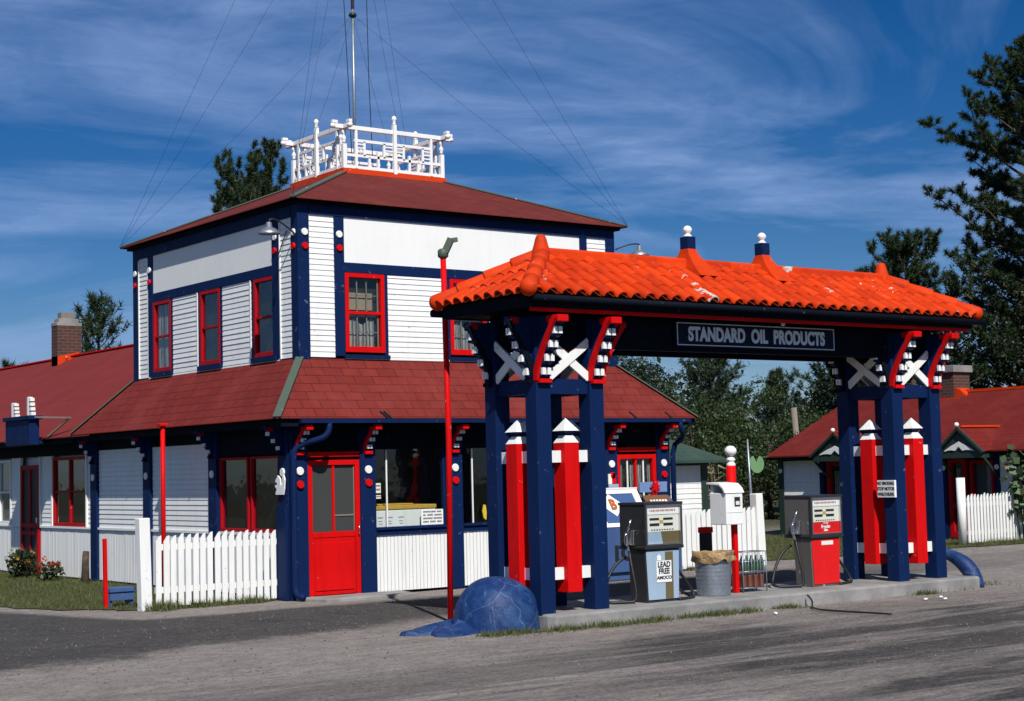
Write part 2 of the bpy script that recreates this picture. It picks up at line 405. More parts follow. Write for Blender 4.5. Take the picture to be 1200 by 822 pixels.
# ---- ground floor front
zh = 2.36
posts = [(11.0, 11.27), (12.11, 12.36), (13.59, 13.86), (15.10, 15.35), (16.60, 16.85), (17.69, 17.96)]
def disc_pair(par, c, axis, r=.058, red=True, dz=-.185):
    m = MB(); m.disc(c, r, axis, -.022); m.build('white_disc', WHITE, par)
    if red:
        m = MB(); m.disc((c[0], c[1], c[2]+dz), r*.95, axis, -.03); m.build('red_disc', RED, par)
for i, (a, b) in enumerate(posts):
    m = MB(); m.box(a, b, YF-.03 if i else YF-.02, YF+.16, 0, zh); p = m.build('post', NAVY, ST, .008)
    disc_pair(p, ((a+b)/2, YF-.03, 1.755), 'y')
    bracket(ST, ((a+b)/2-.01, YF-.03, 2.03), (0, -1, 0), .355, .29, 3)
for a, b in ((12.36, 13.59), (13.86, 15.10), (15.35, 16.60)):
    m = MB(); bead(m, 'y', YF+.02, a, b, .03, .82); m.build('wainscot', WHITE, ST)
m = MB(); m.box(11.27, 17.69, YF+.03, YF+.12, 2.04, zh); m.box(11.0, 17.95, YF+.05, YF+.3, -.05, .03); m.build('header', NAVY_SHADED, ST)
for a, b in ((12.36, 13.59), (13.86, 15.10), (15.35, 16.60)):
    m = MB(); m.box(a, b, YF-.02, YF+.14, .822, .90); m.box(a, b, YF-.05, YF+.12, .90, .935)
    m.box(a, a+.035, YF+.04, YF+.1, .935, 2.04); m.box(b-.035, b, YF+.04, YF+.1, .935, 2.04)
    w = m.build('window', NAVY, ST)
    m = MB(); m.box(a+.036, b-.036, YF+.065, YF+.07, .937, 2.038); m.build('pane', GLASS, w)
    m = MB(); m.box(a+.22, a+.24, YF+.05, YF+.064, .937, 2.03); m.build('mullion', WHITE, w)
def front_door(x0, x1, curtains):
    m = MB()
    m.box(x0, x0+.075, YF, YF+.07, .03, 1.9); m.box(x1-.075, x1, YF, YF+.07, .03, 1.9); m.box(x0+.075, x1-.075, YF, YF+.07, 1.83, 1.9)
    m.box(x0, x1, YF-.01, YF+.06, 1.945, 2.015)
    m.box(x0+.075, x1-.075, YF+.012, YF+.06, .83, .905); m.box(x0+.075, x1-.075, YF+.02, YF+.06, .04, .83)
    m.box(x0+.11, x1-.11, YF+.008, YF+.02, .10, .76)
    mid = (x0+x1)/2
    m.box(mid-.018, mid+.018, YF+.015, YF+.06, .905, 1.83)
    if curtains: m.box(x0+.075, x1-.075, YF+.02, YF+.05, 1.34, 1.37)
    d = m.build('door', RED, ST, .004)
    if curtains:
        m = MB(); m.box(x0+.076, x1-.076, YF+.045, YF+.049, .906, 1.829); m.build('pane', GLASS, d)
        m = MB()
        for q in (.10, .42, .58, .86): m.box(x0+q*(x1-x0), x0+q*(x1-x0)+.10, YF+.09, YF+.10, .91, 1.75)
        m.build('curtain', CURTAIN, d)
        m = MB()
        for q in (.3, .7): m.box(x0+q*(x1-x0)-.012, x0+q*(x1-x0)+.012, YF+.03, YF+.044, .906, 1.82)
        m.box(x0+.08, x1-.08, YF+.028, YF+.044, 1.345, 1.365); m.build('sash_bar', WHITE, d)
        m = MB(); m.box(x0+.02, x1-.02, YF+.14, YF+.16, .05, 2.0); m.build('backing', DARK, d)
    else:
        m = MB(); m.box(x0+.076, x1-.076, YF+.04, YF+.045, .906, 1.829); m.build('screen', SCREEN, d)
        m = MB(); m.box(mid+.02, x1-.08, YF+.028, YF+.039, 1.12, 1.14); m.box(x1-.088, x1-.078, YF+.025, YF+.04, .91, 1.82); m.build('sash_bar', WOODG, d)
        m = MB(); m.box(x0+.02, x1-.02, YF+.075, YF+.09, .05, 2.0); m.build('backing', DARK, d)
    m = MB(); m.tube([(x1-.035, YF-.001, .86), (x1-.035, YF-.03, .86), (x1-.035, YF-.03, .98), (x1-.035, YF-.001, .98)], .008); m.build('handle', CHROME, d)
front_door(11.272, 12.108, False)
front_door(16.852, 17.688, True)
# ---- ground floor left side
side_posts = [(19.83, 20.11), (21.96, 22.22), (24.28, 24.54), (26.42, 26.68)]
for i, (a, b) in enumerate(side_posts):
    m = MB()
    if i == 0: m.box(XL-.012, XL, a, b, 0, zh)
    else: m.box(XL-.03, XL+.15, a, b, 0, zh)
    p = m.build('post', NAVY, ST)
    disc_pair(p, (XL-(.012 if i == 0 else .03), (a+b)/2, 1.745), 'x', red=False)
    bracket(ST, (XL-.03, (a+b)/2, 2.03), (-1, 0, 0), .355, .29, 3, wide=.06, cheek=NAVY_SHADED)  # near-black cheek and thin pegs stand in for shade under the eave
m = MB(); m.box(XL-.055, XL-.013, 19.84, 20.1, 0, 1.28); m.build('boxed_corner', NAVY, ST, .005)
for a, b in ((22.22, 24.28), (24.54, 26.42)):
    m = MB(); clap(m, 'x', XL+.03, a, b, .90, 2.2); m.build('clapboard', WHITE, ST)
for a, b in ((20.11, 21.96), (22.22, 24.28), (24.54, 26.42)):
    m = MB(); bead(m, 'x', XL+.03, a, b, .03, .87); m.build('wainscot', WHITE, ST)
for a, b in ((22.222, 24.278), (24.542, 26.418), (20.112, 21.958)):
    m = MB(); m.box(XL-.01, XL+.03, a, b, .868, .905); m.build('sill_rail', WHITE, ST)
m = MB(); m.box(XL+.005, XL+.1, 20.11, 21.96, 2.0, zh); m.box(XL+.0, XL+.1, 22.22, 24.28, 2.2, zh); m.box(XL+.0, XL+.1, 24.54, 26.42, 2.2, zh); m.build('header', NAVY_SHADED, ST)
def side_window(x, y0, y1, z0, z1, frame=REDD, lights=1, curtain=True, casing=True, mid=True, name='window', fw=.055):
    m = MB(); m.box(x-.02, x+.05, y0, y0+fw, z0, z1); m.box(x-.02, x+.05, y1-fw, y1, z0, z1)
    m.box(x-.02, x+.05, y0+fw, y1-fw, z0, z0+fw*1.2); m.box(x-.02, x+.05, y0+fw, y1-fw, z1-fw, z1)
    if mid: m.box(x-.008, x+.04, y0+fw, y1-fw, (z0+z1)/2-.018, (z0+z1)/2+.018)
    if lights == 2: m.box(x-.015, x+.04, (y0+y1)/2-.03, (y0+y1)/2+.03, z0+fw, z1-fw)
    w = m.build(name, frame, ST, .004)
    m = MB(); m.box(x+.018, x+.022, y0+fw, y1-fw, z0+fw, z1-fw); m.build('pane', GLASS, w)
    m = MB(); m.box(x+.09, x+.1, y0, y1, z0, z1); m.build('backing', DARK, w)
    if curtain:
        m = MB(); n = 14
        for j in range(n):
            a = y0+fw+(y1-y0-2*fw)*j/n; b = y0+fw+(y1-y0-2*fw)*(j+1)/n
            if curtain == 'sides' and .3 < (j+.5)/n < .7: continue
            dx = .05+.012*(j % 2); dx2 = .05+.012*((j+1) % 2)
            m.quad((x+dx, a, z0+.06), (x+dx2, b, z0+.06), (x+dx2, b, z1-.06), (x+dx, a, z1-.06))
        m.build('curtain', CURTAIN, w)
    return w
side_window(XL+.035, 20.14, 20.98, .91, 1.98, mid=False, frame=REDD, curtain=None, fw=.038)  # darker red carries the shade on these left-side frames
side_window(XL+.035, 21.06, 21.94, .91, 1.98, mid=False, frame=REDD, curtain=None, fw=.038)
# ---- porch roof
EX0, EX1, EY0, EY1, EZ = 10.62, 18.32, 19.47, 26.68, 2.476
IX0, IX1, IY0, IY1, IZ = XU-.005, XR+.005, YU-.005, YB+.02, 3.35
o4 = [(EX0, EY0), (EX1, EY0), (EX1, EY1), (EX0, EY1)]; i4 = [(IX0, IY0), (IX1, IY0), (IX1, IY1), (IX0, IY1)]
m = MB()
for k in range(4):
    k2 = (k+1) % 4
    m.quad((*o4[k], EZ), (*o4[k2], EZ), (*i4[k2], IZ), (*i4[k], IZ))
    m.quad((*o4[k], EZ), (*o4[k], EZ-.012), (*o4[k2], EZ-.012), (*o4[k2], EZ))
proof = m.build('porch_roof', ROOF_PORCH, ST)
for k in (0, 1, 3):
    m = MB(); a = Vector((*o4[k], EZ+.012)); b = Vector((*i4[k], IZ+.012)); m.bar(a, b, .115, .02, (0, 0, 1)); m.build('hip_flashing', PATINA, ST)
m = MB(); m.box(EX0+.10, EX1-.02, EY0+.05, YF+.3, zh, EZ-.014); m.box(EX0+.10, 11.3, YF+.3, EY1-.02, zh, EZ-.014); m.box(17.7, EX1-.02, YF+.3, EY1-.02, zh, EZ-.014)
m.build('soffit', NAVY_SHADED, ST)
m = MB()
m.box(EX0+.35, EX1-.2, EY0-.06, EY0+.018, EZ-.075, EZ-.02); m.build('gutter', NAVY, ST)
m = MB()   # downspouts at both front corners
m.tube(bez((11.42, EY0-.02, 2.41), (11.42, EY0-.06, 2.16), (11.25, EY0+.02, 2.2), (11.12, YF-.14, 2.12), 10)+bez((11.10, YF-.12, 2.10), (11.02, YF-.07, 2.07), (11.02, YF-.07, 2.0), (11.02, YF-.07, 1.9), 6)[1:]+[(11.02, YF-.07, .25)]+bez((11.02, YF-.07, .2), (11.02, YF-.07, .08), (11.02, YF-.12, .06), (11.04, YF-.26, .05), 6), .042, 10)
m.build('downspout', NAVY, ST)
m = MB(); m.tube(bez((17.9, EY0-.02, 2.41), (17.9, EY0-.06, 2.2), (18.1, EY0+.02, 2.2), (18.02, YF-.1, 2.05), 10)+[(18.0, YF-.06, 1.9), (18.0, YF-.06, .1)], .042, 10); m.build('downspout', NAVY, ST)
m = MB()   # ragged leftover brackets of the gutter
for x in (12.38, 12.44, 17.0, 17.75): m.bar((x, EY0-.05, EZ-.02), (x-.09, EY0+.06, EZ+.10), .02, .014)
m.build('gutter_strap', STEELD, ST)
# ---- upper storey, front
zb, zt = 3.37, 5.41
def upost(x0, x1, y0, y1): 
    m = MB(); m.box(x0, x1, y0, y1, zb-.05, 5.56); return m.build('corner_post', NAVY, ST, .006)
cp = upost(XU-.022, 11.59, YU-.022, YU+.18); disc_pair(cp, (11.515, YU-.022, 5.15), 'y', .052, True, -.2); disc_pair(cp, (XU-.022, YU+.09, 5.15), 'x', .052, True, -.2)
cp = upost(17.10, XR+.02, YU-.022, YU+.16); m = MB(); m.box(17.16, 17.24, YU-.05, YU-.022, 5.0, 5.1); m.build('white_block', WHITE, cp)
cp = upost(XU-.022, XU+.1, 25.66, YB+.02); disc_pair(cp, (XU-.022, 25.76, 5.15), 'x', .05, True, -.2)
def strip(x0, x1, y0, y1, z0, z1, name='trim_board'):
    m = MB(); m.box(x0, x1, y0, y1, z0, z1); return m.build(name, NAVY, ST, .004)
s1 = strip(12.0, 12.168, YU-.02, YU+.03, zb+.02, zt); disc_pair(s1, (12.085, YU-.02, 5.15), 'y', .052, True, -.2)
strip(16.56, 16.71, YU-.02, YU+.03, zb+.02, zt)
strip(12.17, 16.56, YU-.02, YU+.03, 4.605, 4.75)
m = MB(); m.box(12.17, 16.56, YU-.006, YU+.03, 4.75, zt); m.build('white_panel', WHITE2, ST)
m = MB(); m.box(XU-.006, XU+.03, 21.0, 25.09, 4.75, zt); m.build('white_panel', WHITE2, ST)
strip(11.592, 17.098, YU-.03, YU+.03, zt, 5.56, 'frieze'); strip(XU-.03, XU+.03, YU+.182, 25.658, zt-.03, 5.56, 'frieze')
for a, b, c, d in ((11.59, 12.0, zb, zt), (16.71, 17.10, zb, zt), (12.905, 13.95, zb+.02, 4.60), (14.74, 15.79, zb+.02, 4.60), (12.17, 16.56, zb-.02, zb+.02)):
    m = MB(); clap(m, 'y', YU, a, b, c, d); m.build('clapboard', WHITE, ST)
def front_window(x0, x1, z0, z1):
    y = YU; fw = .062
    m = MB(); m.box(x0, x0+fw, y-.025, y+.04, z0, z1); m.box(x1-fw, x1, y-.025, y+.04, z0, z1)
    m.box(x0+fw, x1-fw, y-.025, y+.04, z0, z0+.085); m.box(x0+fw, x1-fw, y-.025, y+.04, z1-fw, z1); zm = (z0+z1)/2
    m.box(x0+fw, x1-fw, y-.012, y+.04, zm-.022, zm+.022)
    w = m.build('window', RED, ST, .004)
    m = MB(); m.box(x0+fw, x1-fw, y+.02, y+.024, z0+.085, z1-fw); m.build('pane', GLASS, w)
    m = MB()
    for k in range(1, 3): xx = x0+fw+(x1-x0-2*fw)*k/3-.02*k; m.box(xx-.009, xx+.009, y+.026, y+.036, z0+.09, z1-.1)
    m.box(x1-fw-.04, x1-fw-.015, y+.03, y+.04, z0+.09, z1-.08)
    for zz in (z0+.3, zm+.26): m.box(x0+fw, x1-fw-.04, y+.026, y+.034, zz-.006, zz+.006)
    m.build('lattice', WOODG, w)
    m = MB(); m.box(x0+fw+.0, x1-fw-.1, y+.065, y+.075, zm+.05, zm+.30); m.build('box_inside', CARD, w)
    m = MB(); n = 10
    for j in range(n):
        a = x0+fw+(x1-x0-2*fw-.08)*j/n; b = x0+fw+(x1-x0-2*fw-.08)*(j+1)/n
        m.quad((a, y+.06+.012*(j % 2), z0+.09), (b, y+.06+.012*((j+1) % 2), z0+.09), (b, y+.06+.012*((j+1) % 2), z0+.46+.05*math.sin(j)), (a, y+.06+.012*(j % 2), z0+.46+.05*math.sin(j-1)))
    m.build('curtain', CURTAIN, w)
    m = MB(); m.box(x0, x1, y+.1, y+.11, z0, z1); m.build('backing', DARK, w)
    strip(x1+.001, x1+.062, y-.012, y+.03, z0-.07, 4.604, 'window_casing'); strip(x0-.06, x0-.001, y-.012, y+.03, z0-.07, 4.604, 'window_casing') if x0 > 12.3 else None
    m = MB(); m.box(x0-.03, x1+.07, y-.045, y+.03, z0-.09, z0-.035); m.build('window_sill', NAVY, ST)
for x0 in (12.172, 14.01, 15.85): front_window(x0, x0+.668, 3.45, 4.60)
# ---- upper storey, left
for a, b, c, d in ((YU+.18, 20.775, zb, zt-.03), (25.30, 25.66, zb, zt-.03), (21.66, 22.60, zb+.015, 4.60), (23.43, 24.35, zb+.015, 4.60), (20.775, 25.3, zb-.02, zb+.015)):
    m = MB(); clap(m, 'x', XU, a, b, c, d); m.build('clapboard', WHITE, ST)
s1 = strip(XU-.022, XU+.03, 20.78, 20.99, zb+.02, zt-.03); disc_pair(s1, (XU-.022, 20.885, 5.15), 'x', .05, True, -.2)
s1 = strip(XU-.022, XU+.03, 25.092, 25.29, zb+.02, zt-.03); disc_pair(s1, (XU-.022, 25.19, 5.15), 'x', .05, True, -.2)
strip(XU-.022, XU+.03, 20.992, 25.09, 4.602, 4.75)
for y in (20.772, 25.29, 25.655):
    m = MB(); m.box(XU-.025, XU+.02, y-.022, y+.0, zb, 5.35); m.build('white_edge_board', WHITE, ST)
for y in (21.66, 23.43):
    m = MB(); m.box(XU-.025, XU+.02, y-.0, y+.025, zb, 4.6); m.build('white_edge_board', WHITE, ST)
for (a, b) in ((20.93, 21.58), (22.68, 23.36), (24.42, 25.09)):
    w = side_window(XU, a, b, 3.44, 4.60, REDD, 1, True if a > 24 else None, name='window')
    strip(XU-.012, XU+.03, b+.001, b+.07, 3.36, 4.601, 'window_casing') if b < 25 else None
    strip(XU-.012, XU+.03, a-.07, a-.001, 3.36, 4.601, 'window_casing')
    m = MB(); m.box(XU-.05, XU+.02, a-.05, b+.05, 3.36, 3.435); m.build('window_sill', NAVY, ST)
# ---- upper roof and roof deck
UX0, UX1, UY0, UY1, UZ = XU-.178, XR+.178, YU-.178, YB+.178, 5.612
DX0, DX1, DY0, DY1, DZ = 13.39, 15.31, 22.22, 23.88, 6.50
o4 = [(UX0, UY0), (UX1, UY0), (UX1, UY1), (UX0, UY1)]; i4 = [(DX0, DY0), (DX1, DY0), (DX1, DY1), (DX0, DY1)]
m = MB()
for k in range(4):
    k2 = (k+1) % 4
    m.quad((*o4[k], UZ), (*o4[k2], UZ), (*i4[k2], DZ), (*i4[k], DZ))
    m.quad((*o4[k], UZ), (*o4[k], UZ-.014), (*o4[k2], UZ-.014), (*o4[k2], UZ))
m.quad(*[(*p, DZ) for p in i4])
roof = m.build('upper_roof', ROOF_TOP, ST)
for k in range(4):
    m = MB(); m.bar(Vector((*o4[k], UZ+.01)), Vector((*i4[k], DZ+.01)), .10, .02); m.build('hip_flashing', PATINA, ST)
m = MB(); m.box(UX0+.085, UX1-.085, UY0+.085, UY1-.085, UZ-.06, UZ-.015); m.build('soffit', NAVY_SHADED, ST)
m = MB()
c = .035
for (a, b, e, f) in ((DX0-c, DX1+c, DY0-c, DY0+.05), (DX0-c, DX1+c, DY1-.05, DY1+c), (DX0-c, DX0+.05, DY0+.05, DY1-.05), (DX1-.05, DX1+c, DY0+.05, DY1-.05)): m.box(a, b, e, f, DZ-.04, DZ+.065)
m.box(DX0+.4, DX1-.25, DY0+.45, DY1-.3, DZ, DZ+.14)
m.build('roof_curb', ORANGE, ST)
# white fretwork railing
RL = MB(); RL.box(DX0+.05, DX1-.05, DY0+.04, DY0+.06, DZ+.07, DZ+.10); rail = RL.build('roof_railing', WHITE, ST)
def rail_side(p0, p1, outn):
    p0, p1 = Vector((*p0, 0)), Vector((*p1, 0)); L = (p1-p0).length; d = (p1-p0)/L; n = Vector((*outn, 0))
    def Q(t, z, o=0): return p0+d*(t*L)+n*o+Vector((0, 0, z))
    m = MB(); e = .17/L
    m.bar(Q(-e, 7.235), Q(1+e, 7.235), .065, .07)
    for t in (-e, 1+e):
        m.ball(Q(t, 7.235)+d*(.03 if t > 0 else -.03), .044); m.bar(Q(t, 7.30)-d*.05, Q(t, 7.30)+d*.05, .06, .05)
    m.build('top_rail', WHITE, rail, .006)
    m = MB(); m.bar(Q(.1, 7.035), Q(.9, 7.035), .035, .045); m.bar(Q(0, 6.79), Q(1, 6.79), .035, .045); m.bar(Q(0, 6.60), Q(1, 6.60), .045, .05); m.build('lower_rail', WHITE, rail)
    m = MB(); c = Q(.5, 6.56, .03); m.box(c.x-.03, c.x+.03, c.y-.03, c.y+.03, 6.54, 7.36); m.lathe([(.028, 0), (.036, .02), (.018, .045), (.04, .075), (.043, .10), (.028, .135), (.001, .15)], (c.x, c.y, 7.36), 12); m.build('finial_post', WHITE, rail)
    for t in (.115, .885):
        m = MB(); m.bar(Q(t, 6.58, .01), Q(t, 7.20, .01), .045, .04); m.build('baluster', WHITE, rail)
    for t in (.2, .4, .6, .8):
        m = MB(); m.bar(Q(t, 6.79), Q(t, 7.03), .04, .035, (0, 1, 0) if abs(d.x) > .5 else (1, 0, 0)); m.build('baluster', WHITE, rail)
    for t in (.25, .34, .66, .75):
        m = MB(); m.bar(Q(t, 6.6), Q(t, 6.88 if t in (.34, .66) else 6.78), .04, .035); m.build('baluster', WHITE, rail)
    for a, b in ((.115, .2), (.4, .5), (.5, .6), (.8, .885)):
        m = MB()
        for z in (6.86, 6.92, 6.98): m.bar(Q(a, z), Q(b, z), .025, .022)
        m.build('slat', WHITE, rail)
cr = [(DX0+.02, DY0+.02), (DX1-.02, DY0+.02), (DX1-.02, DY1-.02), (DX0+.02, DY1-.02)]
rail_side(cr[0], cr[1], (0, -1)); rail_side(cr[1], cr[2], (1, 0)); rail_side(cr[2], cr[3], (0, 1)); rail_side(cr[3], cr[0], (-1, 0))
for (x, y) in cr:
    m = MB(); m.box(x-.035, x+.035, y-.035, y+.035, 6.55, 6.96)
    m.lathe([(.035, 0), (.022, .02), (.036, .05), (.04, .08), (.018, .12), (.022, .13), (.04, .17), (.032, .2), (.022, .22), (.028, .26)], (x, y, 6.98), 12); m.build('corner_baluster', WHITE, rail)
# gooseneck wall lamps
def gooseneck(pts, c, axis):
    m = MB(); m.tube(pts, .012, 8); a = m.build('lamp_arm', STEELD, ST)
    m = MB(); m.lathe([(.16, -.02), (.155, 0), (.10, .05), (.045, .075), (.04, .14), (.015, .15)], c, 20, cap=False); m.lathe([(.0, 0), (.15, -.004)], (c[0], c[1], c[2]-.002), 16, cap=False); m.build('lamp_shade', GALV, a)
gooseneck(bez((XU-.02, 20.30, 5.12), (11.1, 20.2, 5.3), (10.98, 20.22, 5.33), (10.95, 20.22, 5.26)), (10.95, 20.22, 5.10), 'x')
gooseneck(bez((XR+.02, 20.2, 5.24), (17.42, 20.1, 5.32), (17.6, 20.05, 5.36), (17.68, 20.05, 5.33)), (17.68, 20.05, 5.17), 'x')
m = MB(); m.bar((XU-.03, 20.52, 5.2), (XU-.06, 20.72, 4.86), .012, .012); m.build('lamp_brace', STEELD, ST)

# ---- low wing running back along the left
WY0, WY1, WX1 = YB+.03, 47.0, 17.78
m = MB(); rz = 4.50; rx = 14.2
we = 2.455
m.quad((EX0, WY0, we), (EX0, WY1, we), (rx, WY1, rz), (rx, WY0, rz))
m.quad((WX1, WY1, we), (WX1, WY0, we), (rx, WY0, rz), (rx, WY1, rz))
m.quad((EX0, WY0, we), (EX0, WY1, we), (EX0, WY1, we-.02), (EX0, WY0, we-.02))
m.build('wing_roof', ROOF_WING, ST)
m = MB(); m.bar((rx, WY0, rz+.01), (rx, WY1, rz+.01), .16, .03); m.build('ridge_cap', RED, ST)
m = MB(); m.box(EX0+.03, 11.3, EY1, WY1-.05, zh-.01, we-.03); m.build('wing_soffit', NAVY_SHADED, ST)
m = MB(); m.box(11.12, 17.4, 26.7, WY1-.1, 0, zh); m.prism([(11.12, zh), (17.4, zh), (rx, rz-.14)], 'y', WY1-.3, WY1-.1); m.build('wing_body', WHITE, ST)
m = MB()
segs = [(26.70, 26.94), (28.50, 29.08), (30.06, 30.60), (31.9, 33.6), (34.6, 37), (38, 41), (41.8, 44), (44.8, 46.9)]
for a, b in segs:
    m = MB(); clap(m, 'x', XL+.03, a, b, .90, 2.15); m.build('clapboard', WHITE, ST)
for a, b in ((26.70, 29.08), (30.06, 33.6), (34.6, 46.9)):
    m = MB(); bead(m, 'x', XL+.03, a, b, .03, .87); m.build('wainscot', WHITE, ST)
m = MB()
for a, b in ((26.70, 29.08), (30.06, 33.6), (34.6, 46.9)): m.box(XL-.01, XL+.03, a, b, .868, .902)
for y in (26.92, 28.5, 29.08, 30.06): m.box(XL-.012, XL+.04, y-.022, y+.022, .9, 2.15)
m.build('sill_rail', WHITE, ST)
m = MB(); m.box(XL+.004, XL+.11, 26.69, 46.9, 2.15, zh-.012); m.build('wing_header', NAVY_SHADED, ST)
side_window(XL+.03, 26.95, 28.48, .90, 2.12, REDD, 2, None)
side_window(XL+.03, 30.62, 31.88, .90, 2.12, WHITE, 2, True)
for a in (33.62, 37.02, 41.02, 44.02): side_window(XL+.03, a, a+.8, .9, 2.12, REDD, 1, 'sides')
m = MB(); y0, y1 = 29.12, 30.03
m.box(XL-.02, XL+.05, y0, y0+.09, .03, 2.0); m.box(XL-.02, XL+.05, y1-.09, y1, .03, 2.0)
for z in (.03, .72, .86, 1.92): m.box(XL-.015, XL+.05, y0+.09, y1-.09, z, z+.08)
m.box(XL-.01, XL+.05, (y0+y1)/2-.03, (y0+y1)/2+.03, .1, 1.92)
d = m.build('wing_door', REDD, ST, .004)
m = MB(); m.box(XL+.02, XL+.03, y0+.09, y1-.09, .1, 1.95); m.build('screen', SCREEN, d)
m = MB(); m.box(XL-.045, XL-.02, y0+.03, y0+.06, .95, 1.05); m.build('handle', CHROME, d)
# boxed hood over the wing door with two white stepped brackets on top
m = MB(); m.box(10.32, 10.50, 27.80, 28.98, 2.34, 2.78); m.box(10.28, 10.54, 27.74, 29.02, 2.78, 2.85); m.box(10.5, 10.9, 27.95, 28.8, 2.36, 2.42); hd = m.build('door_hood', NAVY, ST, .006)
for y, h in ((27.95, .33), (28.72, .26)):
    m = MB(); m.box(10.36, 10.44, y, y+.07, 2.85, 2.85+h); m.build('stepped_bracket', WHITE, hd)
    for k in range(4):
        m = MB(); m.box(10.36, 10.44, y-.14+.018*k, y-.02, 2.856+k*h*.25, 2.856+k*h*.25+h*.17); m.build('bracket_step', WHITE, hd)
m = MB(); m.bar((10.4, 27.76, 2.82), (10.75, 27.0, 2.78), .03, .03); m.bar((10.74, 27.02, 2.78), (10.62, 27.7, 2.48), .03, .03); m.build('brace', WOODG, hd)
# brick chimney on the wing ridge
m = MB(); m.box(13.83, 14.40, 35.5, 35.85, 3.9, 5.19); ch = m.build('chimney', BRICK, ST)
m = MB(); m.box(13.82, 14.41, 35.49, 35.86, 5.19, 5.27); m.box(13.88, 14.35, 35.53, 35.82, 5.27, 5.36); m.build('chimney_cap', CONCRETE, ch, .01)
m = MB(); m.box(13.95, 14.27, 35.57, 35.79, 5.36, 5.50); m.build('flue', WOODG, ch)
m = MB(); m.prism([(13.83, 4.26), (14.33, 4.4), (14.33, 4.60), (13.83, 4.5)], 'y', 35.47, 35.87); m.box(14.0, 14.5, 35.3, 35.5, 4.2, 4.46); m.build('flashing', ORANGE, ch)

# ================================================================== roof mast
MS = thing('radio_mast', 'tall thin grey radio mast with guy wires standing inside the white roof railing', 'mast', (14.02, 22.9, DZ))
m = MB(); m.tube([(14.02, 22.9, DZ), (14.02, 22.9, 9.4)], .026, 10); m.tube([(14.02, 22.9, 9.4), (14.02, 22.9, 14.2)], .03, 10); m.build('pole', GALV, MS)
m = MB()
for z in (9.3, 11.8, 13.9): m.lathe([(.055, -.03), (.07, 0), (.055, .03)], (14.02, 22.9, z), 12)
m.build('collar', STEELD, MS)
for z in (9.3, 11.8, 13.9):
    for (x, y) in ((UX0, UY0), (UX1, UY0), (UX1, UY1), (UX0, UY1)):
        a = Vector((14.02, 22.9, z)); b = Vector((x, y, UZ+.02)); mid = (a+b)/2-Vector((0, 0, .12))
        m = MB(); m.tube([a, a*.56+b*.44-Vector((0, 0, .10)), b], .0024, 4); m.build('guy_wire', STEELD, MS)
for (x, y, dx) in ((13.88, 22.85, -.12), (14.25, 22.8, -.03)):
    m = MB(); m.tube([(x+.06, y, DZ), (x, y, 8.2), (x+dx, y, 11), (14.0, 22.9, 14.1)], .0065, 6); m.build('cable', BLACK, MS)
# ================================================================== pump canopy
IZ0 = .15
CA = thing('pump_canopy', 'pagoda style fuel pump canopy with orange tiled roof on two navy and red four-post towers', 'canopy', (14.18, 14.475, IZ0))
CX0, CX1, CY0, CY1, CZ, CR, CI = 10.44, 17.93, 13.62, 15.36, 3.565, 4.09, .89
# roof deck below the tiles
e4 = [(CX0, CY0, CZ), (CX1, CY0, CZ), (CX1, CY1, CZ), (CX0, CY1, CZ)]; r0 = (CX0+CI, 14.49, CR); r1 = (CX1-CI, 14.49, CR)
m = MB(); m.quad(e4[0], e4[1], r1, r0); m.quad(e4[2], e4[3], r0, r1); m.quad(e4[3], e4[0], r0); m.quad(e4[1], e4[2], r1)
m.build('roof_pan', paint('shaded_tile_pan', (.14, .018, .006), .8, .4, spec=.1), CA)  # pan darkened so shade between the barrels is in the colour
m = MB()
def tile_face(m, O, U, L, hr, ncol, lim0, lim1):
    """rows of barrel tiles on one face; O eave corner, U along the eave, hr = eave->ridge vector"""
    O, U, hr = Vector(O), Vector(U), Vector(hr); LS = hr.length; V = hr/LS; N = U.cross(V).normalized()
    if N.z < 0: N = -N
    pit = L/ncol; tl = .275
    for c in range(ncol):
        u = (c+.5)*pit; vmax = LS*min(1, (u/lim0) if lim0 else 1, ((L-u)/lim1) if lim1 else 1)-.04
        v = -.025
        k = 0
        while v < vmax-.05:
            v1 = min(v+tl+.035, vmax+.02); w = pit*.41; ju = random.uniform(-.006, .006); jh = random.uniform(0, .009)
            vs = []; fs = []; seg = 8
            for (vv, rr, h) in ((v, w, .008+jh), (v+.012, w*1.0, .010+jh), (v1, w*.93, .002)):
                for s in range(seg+1):
                    a = math.pi*s/seg; vs.append(O+U*(u+ju-rr*math.cos(a))+V*vv+N*(h+rr*.95*math.sin(a)))
            for (vv, rr, h) in ((v+.001, w*.78, .01+jh),):      # thickness seen at the open lower end
                for s in range(seg+1):
                    a = math.pi*s/seg; vs.append(O+U*(u+ju-rr*math.cos(a))+V*vv+N*(h+rr*.92*math.sin(a)))
            n = seg+1
            for r in range(2):
                for s in range(seg): fs.append((r*n+s, r*n+s+1, (r+1)*n+s+1, (r+1)*n+s))
            for s in range(seg): fs.append((3*n+s, 3*n+s+1, s+1, s))
            m.add(vs, fs, True); v += tl; k += 1
fr = (0, 14.49-CY0, CR-CZ)
tile_face(m, (CX0, CY0, CZ), (1, 0, 0), CX1-CX0, fr, 38, CI, CI)
tile_face(m, (CX1, CY1, CZ), (-1, 0, 0), CX1-CX0, (0, 14.49-CY1, CR-CZ), 38, CI, CI)
tile_face(m, (CX0, CY1, CZ), (0, -1, 0), CY1-CY0, (CI, 0, CR-CZ), 9, .89, .89)
tile_face(m, (CX1, CY0, CZ), (0, 1, 0), CY1-CY0, (-CI, 0, CR-CZ), 9, .89, .89)
m.build('roof_tile', TILE, CA)
